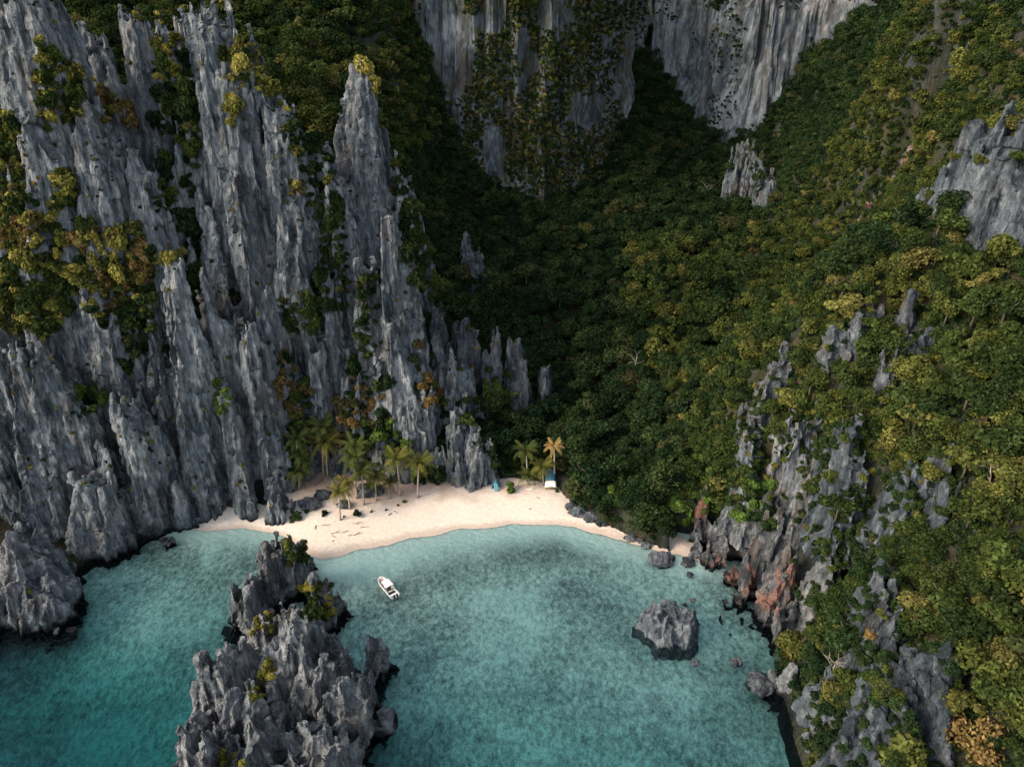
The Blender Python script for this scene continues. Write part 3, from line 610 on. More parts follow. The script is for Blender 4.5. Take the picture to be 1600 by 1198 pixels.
# --- where trees can stand: scatter over the land, not over bare rock
bare = [[(630,-50),(1000,-50),(1000,120),(940,260),(860,300),(720,280),(640,190)],
        [(1020,-50),(1390,-50),(1330,110),(1260,130),(1180,190),(1150,190),(1100,130),(1030,60)]]
cx_, cy_ = np.meshgrid(np.arange(-170, 250, 3.9), np.arange(60, 480, 3.9))
cx_ = (cx_ + rng.uniform(-1.7, 1.7, cx_.shape)).ravel(); cy_ = (cy_ + rng.uniform(-1.7, 1.7, cy_.shape)).ravel()
cz_ = terrain_height(cx_, cy_); uu, vv, ff = project(np.stack([cx_, cy_, cz_], -1))
ok = (cz_ > .6) & (ff > 30) & (uu > -250) & (uu < 1850) & (vv > -200) & (vv < 1450)
ok &= ~((cx_ > -70) & (cx_ < 13) & (cy_ < 176))
for pl in ([(1100,800),(1235,800),(1245,985),(1120,985)],): ok &= ~in_poly(uu, vv, pl)
ok &= (cx_ > -40) | (cy_ > 165)
# steep ground needs more plants per plan area: extra candidates on steep parts
e = .6; gxn = (terrain_height(cx_+e, cy_, False)-terrain_height(cx_-e, cy_, False))/(2*e); gyn = (terrain_height(cx_, cy_+e, False)-terrain_height(cx_, cy_-e, False))/(2*e)
slope = np.hypot(gxn, gyn)
cand = []
for x, y, sl, k in zip(cx_, cy_, slope, ok):
    if not k: continue
    nrep = 1 + int(min(4, max(0, sl-.3)*2.4) + rng.random()*.7)
    for j in range(nrep):
        cand.append((x + (rng.uniform(-2, 2) if j else 0), y + (rng.uniform(-2, 2) if j else 0), sl))
trees = []
for x, y, sl in cand:
    h = down(x, y)
    if not h[0] or h[4] is None: continue
    nm = h[4].name
    if nm.startswith('hillside'): pass
    elif nm.startswith('rock_outcrop'):
        if h[2].z < .6 or RN.random() < .86: continue
    elif nm.startswith('limestone_cliff'):
        if h[2].z < .6 or RN.random() < .5: continue
    else: continue
    z = h[1].z
    if z < .8: continue
    near = y < 230
    rad = (RN.uniform(1.4, 2.8) if RN.random() < .55 else RN.uniform(2.8, 5.2)) if x > 40 and near else (RN.uniform(2.4, 4.0) if RN.random() < .6 else RN.uniform(4., 6.))
    if sl > 1.2: rad *= .8
    uq, vq, _ = project(np.array([x, y, z]))
    if 1165 < uq < 1430 and 150 < vq < 470 and y > 215:
        if RN.random() < .12: continue
        rad *= .7
    trees.append((x, y, z, rad, sl))
T_ = np.array(trees); tu, tv, tf = project(T_[:, :3] + np.array([0, 0, 3.]))
print('trees', len(trees), round(time.time()-T_START, 1))
LAND = [(1225,545,'the dark rock knob on the crest'), (1400,550,'the stepped rock face'), (1250,690,'the bluish rock wall above the red cave'), (1450,1080,'the slanting grey slabs'),
        (1350,1000,'the narrow dark slab'), (1480,720,'the lone dark outcrop'), (1550,230,'the big blue grey slab face'), (1420,230,'the reddish broken rock face'),
        (1160,870,'the red cave rocks'), (1280,900,'the pale rock rib by the water'), (1000,790,'the dark shoreline boulders'), (900,650,'the palms in the valley mouth'), (1590,900,'the right picture edge'), (1590,560,'the right picture edge above the middle'), (1090,600,'the foot of the valley'), (735,400,'the slim rock needle'), (840,540,'the dark jagged crest'), (980,420,'the middle of the valley'), (960,560,'the lower valley floor'), (820,330,'the foot of the streaked cliff'), (1150,260,'the pale cliff at the top'), (660,350,'the pointed spire'), (500,60,'the small pinnacles at the top edge'), (1300,420,'the upper right wall'), (1330,560,'the ridge above the bluish rock wall'), (1500,880,'the shaded slope between the slabs and the right edge'), (1380,800,'the slope right of the red cave rocks'), (1120,720,'the edge of the spur right of the beach'), (1560,1130,'the bottom right corner'), (1300,1120,'the bottom of the pale rock rib'), (1500,460,'the thick woods below the blue grey slab face')]
vis = []
for i in range(len(trees)):
    if not (0 < tu[i] < 1600 and 0 < tv[i] < 1198): continue
    x, y, z = trees[i][:3]; t3 = Vector((x, y, z+4.5)); d = t3-Vector((0, 0, CAM_H)); L = d.length
    h = SC.ray_cast(DG, Vector((0, 0, CAM_H)), d.normalized(), distance=L-2.5)
    if not h[0]: vis.append((trees[i][3]/tf[i], i))
vis.sort(reverse=True); chosen = [i for _, i in vis[:300]]; chosen_set = set(chosen)
def put_tree(x, y, z, rad, kind, label, group, name='broadleaf_tree', dead=False):
    e_ = link(name, None, loc=(x, y, z)); tag(e_, label, 'tree', group)
    hgt = rad*RN.uniform(.7, 1.5)
    tr = link('trunk', RN.choice(TRUNKS), e_, (0, 0, hgt), (0, 0, RN.uniform(0, 6.28)), (rad, rad, rad*1.15))
    cr = link('crown', RN.choice(CROWNS), e_, (0, 0, hgt), (RN.uniform(-.2, .2), RN.uniform(-.2, .2), RN.uniform(0, 6.28)), (rad, rad*RN.uniform(.85, 1.15), rad*RN.uniform(.8, 1.1)))
    cr.material_slots[0].link = 'OBJECT'; cr.material_slots[0].material = LEAF[kind]
    return e_
KN = {'lime': 'light olive', 'green': 'dark green', 'olive': 'olive green', 'yellow': 'yellow green', 'rust': 'rusty brown', 'pale': 'pale straw coloured', 'fresh': 'fresh green'}
def kind_at(x, y, z):
    n_ = float(noise2(np.array([x*.05]), np.array([y*.05]), 91)[0]) + RN.uniform(-.5, .5)
    if x > 45 and (y < 300):
        if n_ > .7: return 'lime'
        if n_ < -.75: return 'rust' if RN.random() < .12 else 'green'
        return 'olive' if n_ > -.45 else 'green'
    if x < -15 and z > 70: return 'olive' if n_ > -.5 else 'green'
    return 'olive' if n_ > .95 else 'green'
for i in chosen:
    x, y, z, rad, sl = trees[i]; k = kind_at(x, y, z)
    lm = min(LAND, key=lambda q: (q[0]-tu[i])**2 + (q[1]-tv[i])**2)[2]
    sz = 'broad' if rad > 3.2 else 'small'
    put_tree(x, y, z-.4, rad, k, f'{sz} {KN[k]} tree near {lm}', f'{sz} {KN[k]} trees near {lm}')

def dead_tree(u, v, hgt, label, seed):
    h = cast(u, v)
    if not h[0]: return
    r = random.Random(seed); e_ = link('dead_tree', None, loc=h[1]-Vector((0, 0, .4))); tag(e_, label, 'tree')
    top = Vector((r.uniform(-.25, .25)*hgt, r.uniform(-.2, .1)*hgt, hgt)); link('trunk', py_mesh('trunk', [tube([(0,0,0), tuple(top*.5+Vector((.2,0,0))), tuple(top)], [.2,.13,.06], 7)], PALE_BARK), e_)
    for k in range(7):
        t = r.uniform(.4, .95); b = top*t; a = k*2.4 + r.uniform(-.4, .4); L = hgt*r.uniform(.3, .55)
        m1 = b + Vector((math.cos(a)*L*.5, math.sin(a)*L*.5, L*.25)); m2 = b + Vector((math.cos(a+.3)*L, math.sin(a+.3)*L, L*r.uniform(.2, .7))); m3 = m1 + Vector((math.cos(a-.8)*L*.4, math.sin(a-.8)*L*.4, L*.35))
        link('limb', py_mesh('limb', [tube([tuple(b), tuple(m1), tuple(m2)], [.08,.055,.02], 5), tube([tuple(m1), tuple(m1.lerp(m3, .6)), tuple(m3)], [.045,.03,.012], 4)], PALE_BARK), e_)
DEAD = [(1292,1062,5.,'bare pale tree leaning above the pale rock rib'), (1545,765,6.,'leafless pale tree in the woods near the right edge'), (985,590,8.,'dry leafless tree in the lower valley'), (1105,320,9.,'bare tree standing in the upper valley')]
for i, q in enumerate(DEAD): dead_tree(*q, seed=i)
# --- the rest of the wood: one mass per kind
def forest(name, pts, kind, label, meshes):
    if not pts: return
    P = np.array([(p[0], p[1], p[2]) for p in pts]); me = bpy.data.meshes.new(name); me.vertices.add(len(P)); me.vertices.foreach_set('co', P.astype(np.float32).ravel())
    sc_ = me.attributes.new('size', 'FLOAT', 'POINT'); sc_.data.foreach_set('value', np.array([p[3] for p in pts], np.float32))
    ro = me.attributes.new('turn', 'FLOAT_VECTOR', 'POINT'); ro.data.foreach_set('vector', np.stack([rng.uniform(-.25,.25,len(P)), rng.uniform(-.25,.25,len(P)), rng.uniform(0,6.28,len(P))], -1).astype(np.float32).ravel())
    ob = link(name, me); tag(ob, label, kind='stuff')
    ng = bpy.data.node_groups.new(name, 'GeometryNodeTree'); ng.interface.new_socket('Geometry', in_out='INPUT', socket_type='NodeSocketGeometry'); ng.interface.new_socket('Geometry', in_out='OUTPUT', socket_type='NodeSocketGeometry')
    N_ = ng.nodes; L_ = ng.links; gi = N_.new('NodeGroupInput'); go = N_.new('NodeGroupOutput'); ip = N_.new('GeometryNodeInstanceOnPoints'); jn = N_.new('GeometryNodeJoinGeometry')
    for m in meshes:
        m2 = m.copy(); m2.materials.clear(); m2.materials.append(LEAF[kind]); so = bpy.data.objects.new('crown_source', m2)
        oi = N_.new('GeometryNodeObjectInfo'); oi.inputs['Object'].default_value = so; oi.inputs['As Instance'].default_value = True
        L_.new(oi.outputs['Geometry'], jn.inputs[0])
    L_.new(gi.outputs[0], ip.inputs['Points']); L_.new(jn.outputs[0], ip.inputs['Instance']); ip.inputs['Pick Instance'].default_value = True
    def na(nm, t):
        q = N_.new('GeometryNodeInputNamedAttribute'); q.data_type = t; q.inputs[0].default_value = nm; return [o_ for o_ in q.outputs if o_.enabled][0]
    e2r = N_.new('FunctionNodeEulerToRotation'); L_.new(na('turn', 'FLOAT_VECTOR'), e2r.inputs[0]); L_.new(e2r.outputs[0], ip.inputs['Rotation']); L_.new(na('size', 'FLOAT'), ip.inputs['Scale'])
    rv = N_.new('FunctionNodeRandomValue'); rv.data_type = 'INT'
    [o_ for o_ in rv.inputs if o_.name == 'Max' and o_.enabled][0].default_value = len(meshes)-1
    L_.new([o_ for o_ in rv.outputs if o_.enabled][0], ip.inputs['Instance Index'])
    L_.new(ip.outputs[0], go.inputs[0]); md = ob.modifiers.new('scatter', 'NODES'); md.node_group = ng
    return ob
rest = {'green': [], 'olive': [], 'lime': [], 'rust': []}
for i, (x, y, z, rad, sl) in enumerate(trees):
    if i in chosen_set: continue
    rest[kind_at(x, y, z)].append((x, y, z + rad*RN.uniform(.35, 1.05), rad))
forest('valley_forest', rest['green'], 'green', 'dark green forest filling the valley behind the beach', CROWNS)
forest('slope_forest', rest['olive'], 'olive', 'olive green forest covering the right mountain', CROWNS)
forest('light_forest', rest['lime'], 'lime', 'light olive trees scattered through the right slope', CROWNS)
forest('rust_forest', rest['rust'], 'rust', 'rusty brown trees scattered through the right slope', CROWNS)
# undergrowth on the right mountain and behind the beach
ug = {'green': [], 'olive': [], 'lime': [], 'rust': []}
for x, y, sl in cand:
    if (y > 250 and x < 80) or y > 400 or (x < 10 and y > 230): continue
    for j in range((5 if y < 250 else 4) if x > 40 else 1):
        xx, yy = x + RN.uniform(-2.2, 2.2), y + RN.uniform(-2.2, 2.2); h = down(xx, yy)
        if h[0] and (h[4].name.startswith('hillside') or (h[4].name.startswith('rock_outcrop') and RN.random() < .42)) and h[1].z > 1.2:
            k = 'green' if RN.random() < .6 else kind_at(xx, yy, h[1].z); ug[k].append((xx, yy, h[1].z + .2, RN.uniform(.7, 1.7)))
for k in ug: forest('undergrowth', ug[k], k, f'{KN[k]} undergrowth between the trees', BUSHES)
# scrub on the cliff faces at the back
pts = {'green': [], 'olive': [], 'rust': [], 'yellow': []}
for (u0, u1, v0, v1, n_, kinds, thr) in [(725,1010,-40,330,9000,('olive','olive','green','olive','green','olive','green','olive','yellow','olive','green','rust'),-.12), (610,740,-40,330,1600,('olive','green'),.42), (1010,1400,-40,220,3000,('olive','green','green'),.28), (1170,1430,150,440,1500,('olive','green'),-.1)]:
    U = rng.uniform(u0, u1, n_); V = rng.uniform(v0, v1, n_)
    ns_ = noise2(U*.022, V*.012, 44) + .6*noise2(U*.06, V*.03, 45)
    for u, v, q in zip(U, V, ns_):
        if q < thr + rng.uniform(-.06, .06): continue
        h = cast(u, v)
        if h[0] and h[4].name.startswith(('limestone_cliff', 'rock_outcrop')):
            pts[kinds[int(rng.integers(len(kinds)))]].append((h[1].x, h[1].y, h[1].z, rng.uniform(.5, 1.3) + .8*max(0, q-thr-.3)))
for k in pts: forest('cliff_scrub', pts[k], k, f'{KN[k]} scrub clinging to the back cliffs', BUSHES)
print('forest', round(time.time()-T_START, 1))

# ------------------------------------------------------------------ shrubs rooted on ledges and crests of the rocks
BN = [0]
def shrub(h, size, kind, label, group, name='shrub', nz=1.):
    st = 1. if nz > .45 else RN.uniform(1.3, 1.9)
    o_ = link(name, RN.choice(BUSHES), None, h + Vector((0, 0, size*.25)), (RN.uniform(-.3,.3), RN.uniform(-.3,.3), RN.uniform(0,6.28)), (size/st**.4, size*RN.uniform(.8,1.2)/st**.4, size*st*RN.uniform(.7,1.05)))
    o_.material_slots[0].link = 'OBJECT'; o_.material_slots[0].material = LEAF[kind]
    tag(o_, label, 'shrub', group); BN[0] += 1
FILL = {k_: [] for k_ in LEAF}
def thicket(poly, n, kinds, place, size=(1.3, 2.5)):
    size = (size[0]*1.2, size[1]*1.3)
    us = [p[0] for p in poly]; vs = [p[1] for p in poly]; k = 0; guard = 0
    while k < n and guard < n*26:
        guard += 1; u, v = RN.uniform(min(us), max(us)), RN.uniform(min(vs), max(vs))
        if not in_poly(np.array([u]), np.array([v]), poly)[0]: continue
        h = cast(u, v)
        if not h[0] or h[4].name.startswith(('water', 'beach')): continue
        if guard % 4:
            FILL[RN.choice(kinds)].append((h[1].x, h[1].y, h[1].z, RN.uniform(.6, 1.1)*size[0])); continue
        kd = RN.choice(kinds); shrub(h[1], RN.uniform(*size), kd, f'{KN[kd]} shrub {place}', f'{KN[kd]} shrubs {place}', nz=h[2].z); k += 1
Y_, O_, G_, R_, F_ = 'yellow', 'olive', 'green', 'rust', 'fresh'
thicket([(60,60),(125,110),(130,190),(70,200),(55,120)], 18, (Y_,O_,O_), 'in the cleft beside the pale corner slab', (1.5,2.8))
thicket([(205,-5),(258,-5),(258,45),(215,30)], 8, (O_,O_,Y_), 'on top of the tall thin tower')
thicket([(230,60),(278,90),(280,135),(248,130)], 8, (Y_,Y_,O_), 'on the ledge right of the tall thin tower')
thicket([(235,130),(300,140),(285,240),(240,200)], 12, (G_,O_), 'in the dark gully left of the highest pinnacle', (1.5,2.8))
thicket([(155,140),(205,160),(205,195),(160,190)], 8, (Y_,R_), 'behind the square topped blades')
thicket([(0,150),(25,180),(38,300),(20,330),(0,320)], 14, (O_,O_,Y_), 'at the left picture edge halfway up', (1.5,2.8))
thicket([(0,355),(50,345),(75,370),(40,395),(0,385)], 5, (Y_,R_), 'on the small grey knob at the left edge')
thicket([(0,425),(60,400),(120,430),(110,500),(60,530),(0,505)], 26, (Y_,O_,O_), 'in the bright thicket at the left edge', (2.,3.3))
thicket([(120,365),(220,352),(235,420),(185,500),(140,450)], 20, (R_,O_,Y_), 'in the reddish thicket behind the ribbed tower', (2.,3.2))
thicket([(240,395),(290,392),(290,408),(245,412)], 4, (Y_,), 'capping the ribbed tower by the cove', (1.,1.6))
thicket([(335,80),(400,70),(430,110),(470,160),(465,185),(420,150),(360,125)], 24, (Y_,Y_,O_), 'along the sloping crest of the highest pinnacle', (1.4,2.5))
thicket([(350,140),(370,150),(370,195),(352,190)], 4, (Y_,), 'on the face of the highest pinnacle')
thicket([(290,130),(310,160),(305,300),(285,330)], 12, (G_,O_), 'in the crack left of the highest pinnacle')
thicket([(505,310),(540,330),(548,470),(505,520),(450,520),(440,470),(490,450)], 28, (O_,G_,O_), 'in the green gully between highest pinnacle and fluted ridge', (1.5,2.7))
thicket([(565,90),(640,120),(640,230),(600,220)], 16, (O_,Y_,O_), 'on the right shoulder of the pointed spire', (1.8,3.))
thicket([(610,220),(690,260),(720,420),(690,480),(640,440),(615,330)], 30, (G_,O_), 'on the slope right of the pointed spire', (2.2,3.6))
thicket([(240,235),(270,240),(268,330),(245,330)], 7, (G_,O_), 'beside the short dark blade')
thicket([(445,285),(480,285),(480,305),(450,310)], 3, (R_,Y_), 'on a ledge of the highest pinnacle facing right', (1.2,1.8))
thicket([(112,612),(170,605),(165,645),(125,645)], 6, (G_,F_), 'in the notch of the broken rock wall', (1.4,2.2))
thicket([(335,600),(360,600),(358,645),(335,645)], 4, (F_,), 'high on the ribbed tower face', (1.1,1.7))
thicket([(432,560),(462,560),(470,640),(436,640)], 8, (R_,R_,G_), 'in the rusty cleft right of the ribbed tower', (1.4,2.2))
thicket([(545,570),(610,600),(605,690),(520,700)], 18, (G_,G_,R_), 'at the foot of the fluted ridge above the palms', (1.5,2.6))
thicket([(662,600),(690,600),(690,630),(665,635)], 3, (R_,), 'on the lower shoulder of the fluted ridge', (1.5,2.2))
for (u, v, k, sz, pl) in [(718,578,O_,1.3,'like a ball on the fluted ridge below its crest'),(745,512,R_,1.6,'crowning the dark jagged crest'),(795,585,O_,2.,'round and pale beside the dark jagged crest'),(700,468,Y_,1.8,'on the shoulder behind the fluted ridge'),
                          (730,515,O_,1.6,'at the left end of the dark jagged crest'),(655,578,G_,1.2,'small and dark on the fluted ridge face'),(625,690,O_,1.6,'at the tip of the narrow pinnacle'),(790,615,F_,2.,'below the dark jagged crest'),(45,925,Y_,1.,'tiny and bright on the low shore rock')]:
    h = cast(u, v)
    if h[0]: shrub(h[1], sz, k, f'{KN[k]} shrub {pl}', None)
thicket([(450,660),(482,650),(482,735),(455,740)], 8, (G_,F_), 'in the dark corner behind the leftmost palms', (1.5,2.4))
thicket([(560,660),(620,650),(640,715),(570,730)], 10, (G_,F_), 'behind the middle palms', (1.5,2.4))
thicket([(648,738),(690,730),(690,768),(655,772)], 6, (G_,), 'between the tallest palm and the fluted rock fin', (1.2,2.))
thicket([(755,680),(835,690),(830,740),(770,740)], 18, (F_,G_,G_), 'behind the beach right of the fluted rock fin', (1.8,3.))
thicket([(760,600),(800,600),(815,640),(765,650)], 6, (F_,O_), 'on the slope below the dark jagged crest', (1.8,2.6))
thicket([(890,735),(960,700),(1060,740),(1090,820),(1020,820),(950,790),(900,770)], 22, (F_,F_,O_), 'overhanging the dark rocks at the right end of the beach', (2.,3.2))
# on the sea stack
thicket([(445,855),(478,852),(480,880),(450,885)], 3, (O_,), 'near the far tip of the sea stack', (1.4,1.8))
thicket([(470,915),(515,912),(515,965),(485,965)], 6, (Y_,O_), 'in the largest yellow green patch on the sea stack', (1.4,1.9))
thicket([(395,965),(430,955),(428,985),(395,990)], 4, (Y_,), 'in the middle patch on the sea stack', (.9,1.4))
thicket([(395,1045),(430,1030),(425,1090),(395,1095)], 5, (Y_,), 'in the golden patch on the front of the sea stack', (.9,1.4))
thicket([(340,1175),(380,1175),(380,1198),(345,1198)], 3, (Y_,), 'at the bottom edge of the sea stack', (.9,1.3))
# low bushes on the sand
for (u, v, k, sz, pl) in [(508,803,G_,1.5,'alone on the sand left of the palms'),(557,803,G_,1.6,'round and dark on the sand below the palms'),(463,812,G_,2.2,'bushy and dark beside the sea stack tip'),(480,800,O_,1.2,'next to the big dark bush at the beach corner'),
                          (632,785,F_,.8,'low on the sand below the tallest palm'),(580,800,O_,.55,'tiny on the sand right of the round bush'),(603,797,O_,.5,'tiny on the sand in front of the palms'),(537,808,O_,.5,'tiny at the foot of the front palm'),(798,768,F_,2.3,'broad and leafy on the sand beside the blue tent'),
                          (870,768,O_,.9,'low beside the white shelter'),(500,770,O_,1.4,'on the slope behind the beach corner'),(622,790,O_,.5,'tiny creeping plant on open sand')]:
    h = cast(u, v); 
    if h[0]: shrub(h[1], sz, k, f'{KN[k]} bush {pl}', None, 'bush')
for poly, n, kinds in [([(430,190),(500,130),(525,300),(490,340),(470,260)], 60, (G_, G_, O_)), ([(85,265),(118,270),(112,345),(82,330)], 14, (Y_, O_)), ([(445,600),(485,590),(490,690),(455,690)], 30, (G_, R_, O_)), ([(180,500),(240,440),(230,560),(190,600)], 26, (O_, G_)),
                        ([(560,440),(590,430),(585,560),(560,560)], 14, (O_, G_)), ([(640,520),(690,560),(700,650),(650,640)], 18, (O_, G_, R_)), ([(0,300),(90,320),(120,420),(0,420)], 40, (O_, Y_, G_)), ([(120,400),(240,400),(240,520),(130,500)], 40, (O_, G_, Y_)), ([(690,640),(760,560),(800,640),(770,690)], 20, (O_, F_, G_)), ([(255,0),(300,100),(300,200),(262,150)], 26, (O_, Y_, G_)), ([(1080,700),(1200,720),(1215,830),(1100,800)], 60, (O_, F_, G_))]:
    for k in range(n*2):
        u, v = RN.uniform(min(p[0] for p in poly), max(p[0] for p in poly)), RN.uniform(min(p[1] for p in poly), max(p[1] for p in poly))
        if not in_poly(np.array([u]), np.array([v]), poly)[0]: continue
        h = cast(u, v)
        if h[0] and not h[4].name.startswith(('water', 'beach')): FILL[RN.choice(kinds)].append((h[1].x, h[1].y, h[1].z, RN.uniform(1.2, 2.6)))
for k in range(2600):                    # small tufts in the cracks of the rocks
    u, v = RN.uniform(0, 860), RN.uniform(0, 800); h = cast(u, v)
    if h[0] and h[4].name.startswith('limestone_pinnacle') and (h[2].z > .35 or RN.random() < .12):
        FILL[RN.choice((O_, O_, G_, Y_, R_))].append((h[1].x, h[1].y, h[1].z, RN.uniform(.3, .9)))
for k in FILL: forest('ledge_scrub', FILL[k], k, f'small {KN[k]} scrub in cracks and on ledges of the rocks', BUSHES)
print('shrubs', BN[0], round(time.time()-T_START, 1))

# ------------------------------------------------------------------ coconut palms
def frond_mesh(seed, droop, n=20):
    r = random.Random(seed); P = []; 
    for i in range(9):
        t = i/8; P.append((t*(1-.12*droop*t), 0, .34*t - droop*.78*t*t))
    P = np.array(P); parts = [tube(P, [.016*(1-.8*i/8) for i in range(9)], 4)]
    V = []; F = []
    for i in range(n*2):
        t = .10 + .88*(i//2)/(n-1); sd = 1 if i % 2 else -1; j = min(7, int(t*8)); f = t*8-j
        p = P[j]*(1-f) + P[min(8, j+1)]*f; d = P[j+1]-P[j]; d /= np.linalg.norm(d)
        ln = .24*math.sin(math.pi*min(1, .18+.82*t))**.6*r.uniform(.85, 1.1) + .05
        side = np.array([d[0]*.55, sd*.82, -.42+r.uniform(-.12, .12)]); side /= np.linalg.norm(side); w = .017
        b = len(V); V += [p-d*w, p+d*w, p+side*ln*.6+d*w*.9+np.array([0,0,.02]), p+side*ln*.6-d*w*.9+np.array([0,0,.02]), p+side*ln+np.array([0,0,-.06])+d*.02]
        F += [(b, b+1, b+2, b+3), (b+3, b+2, b+4)]
    parts.append((np.array(V), F))
    me = py_mesh('frond', parts, PALM, True)
    a_ = me.attributes.new('v', 'FLOAT', 'POINT'); a_.data.foreach_set('value', np.array([r.uniform(.2, .9) for _ in me.vertices], np.float32))
    return me
PALM = leaf_material('palm_leaves', [(0., (.075,.085,.020)), (.6, (.13,.125,.03)), (1., (.20,.155,.045))], trans=.3)
PALM_DRY = leaf_material('dry_palm_leaves', [(0., (.30,.20,.07)), (1., (.42,.28,.11))], trans=.3)
PALM_GREEN = leaf_material('green_palm_leaves', [(0., (.045,.060,.018)), (1., (.09,.10,.028))], trans=.3)
FRONDS = [frond_mesh(1, .35), frond_mesh(2, .75), frond_mesh(3, 1.15), frond_mesh(4, 1.6)]
PALM_BARK = plain('palm_trunk_bark', (.33,.27,.215), .85, .1, .25, 1.5)
NUT = plain('coconut_husk', (.20,.17,.05), .6, .3)
def palm(base, crown, L, n, mat, label, seed):
    r = random.Random(seed); hb = cast(*base)
    B = hb[1] if hb[0] else Vector(on(*base, 2.)); C = Vector(at(crown[0], crown[1], B.y + r.uniform(-.3, .8)))
    if C.z < B.z+2: C.z = B.z+2
    e_ = link('coconut_palm', None, loc=B - Vector((0, 0, .3))); tag(e_, label, 'palm tree', 'coconut palms behind the beach')
    D = C-e_.location; hgt = D.z; P = []; 
    for i in range(9):
        t = i/8; P.append((D.x*t**1.6, D.y*t**1.6, hgt*t))
    tr = link('trunk', py_mesh('trunk', [tube(P, [.30-.12*(i/8)**.6 + (.14 if i == 0 else 0) for i in range(9)], 8)], PALM_BARK), e_)
    n = int(n*1.3)
    for k in range(n):
        lv = k/(n-1); m = 0 if lv < .25 else 1 if lv < .55 else 2 if lv < .85 else 3
        f = link('frond', FRONDS[m], e_, (D.x, D.y, hgt), (0, -.62*(1-lv)+r.uniform(-.12,.12), k*2.399 + r.uniform(-.25,.25)), (L*r.uniform(.85,1.1),)*3)
        f.material_slots[0].link = 'OBJECT'; f.material_slots[0].material = mat
    bm = bmesh.new()
    for k in range(5):
        a = k*1.257; bmesh.ops.create_icosphere(bm, subdivisions=1, radius=.17, matrix=Matrix.Translation((.24*math.cos(a), .24*math.sin(a), -.2-.06*(k % 2))))
    me = bpy.data.meshes.new('coconut_cluster'); bm.to_mesh(me); bm.free(); me.materials.append(NUT); link('coconut_cluster', me, e_, (D.x, D.y, hgt))
    return e_
PALMS = [((653,777),(655,722),4.6,18,PALM,'tall coconut palm with straight pale trunk and browning fronds beside the rock fin'),
 ((625,774),(620,716),4.4,17,PALM,'tall coconut palm second from the rock fin with a pale trunk'),
 ((608,779),(609,752),3.2,13,PALM_GREEN,'short young coconut palm between two taller ones'),
 ((588,782),(586,744),4.0,16,PALM,'mid height coconut palm in front of a grey rock'),
 ((569,788),(565,737),4.2,16,PALM_GREEN,'green coconut palm leaning slightly left above the sand'),
 ((547,795),(541,754),3.8,15,PALM,'coconut palm rooted in the reddish sand left of centre group'),
 ((532,812),(530,768),3.6,15,PALM,'front coconut palm nearest the water'),
 ((558,778),(552,712),4.4,17,PALM_GREEN,'dense green coconut palm behind the centre group'),
 ((556,770),(555,697),4.4,16,PALM_GREEN,'coconut palm with the highest crown of the centre group'),
 ((512,745),(510,690),5.2,20,PALM,'large full crowned coconut palm against the dark cleft'),
 ((506,742),(504,667),4.6,17,PALM_GREEN,'coconut palm whose crown shows above the large full crowned one'),
 ((468,765),(467,735),4.4,16,PALM_GREEN,'lowest crowned coconut palm of the leftmost column'),
 ((470,760),(467,710),4.2,15,PALM_GREEN,'second coconut palm up in the leftmost column'),
 ((466,755),(464,684),4.4,15,PALM_GREEN,'topmost coconut palm of the leftmost column'),
 ((580,776),(580,758),2.8,11,PALM_GREEN,'young coconut palm half hidden behind the centre palms'),
 ((866,752),(866,697),3.0,14,PALM_DRY,'slender coconut palm with a straw coloured crown by the white shelter'),
 ((849,758),(847,728),3.9,15,PALM,'coconut palm arching over the blue roofed shelter'),
 ((824,752),(822,704),4.2,16,PALM_GREEN,'dark coconut palm behind the shelter in the valley mouth'),
 ((826,758),(827,742),3.6,14,PALM_GREEN,'stemless young palm left of the shelter')]
for i, p in enumerate(PALMS): palm(*p, seed=i)

# ------------------------------------------------------------------ boulders, driftwood
def boulder(u, v, r, label, group=None, seed=0, pal=PAL_DARK, flat=.75, dz=.25):
    x, y, z = on(u, v, 0.); z = max(-3., float(bed(np.array([x]), np.array([y]))[0])); x, y, z = on(u, v, z if z > 0 else -.05)
    bm = bmesh.new(); bmesh.ops.create_icosphere(bm, subdivisions=4, radius=1.)
    co = np.array([v_.co[:] for v_ in bm.verts], np.float32); F = np.array([[q.index for q in f.verts] for f in bm.faces]); bm.free(); s_ = seed*7.3
    d = 1 + .30*noise3(co[:,0]*1.3+s_, co[:,1]*1.3, co[:,2]*1.3, 3) + .22*noise3(co[:,0]*3+s_, co[:,1]*3, co[:,2]*2, 4) + .13*noise3(co[:,0]*7+s_, co[:,1]*7, co[:,2]*4, 5)
    c2 = co*d[:, None]*r*np.array([1.15, .9, flat]); me = mesh_np('boulder', c2, F, LIMESTONE, False)
    w = c2 + np.array([x, y, z+r*dz]); set_colour(me, rock_colour(w.astype(np.float32), co, seed=seed, **dict(pal, wet=False)))
    o_ = link('boulder', me, None, (x, y, z+r*dz)); tag(o_, label, 'boulder', group)
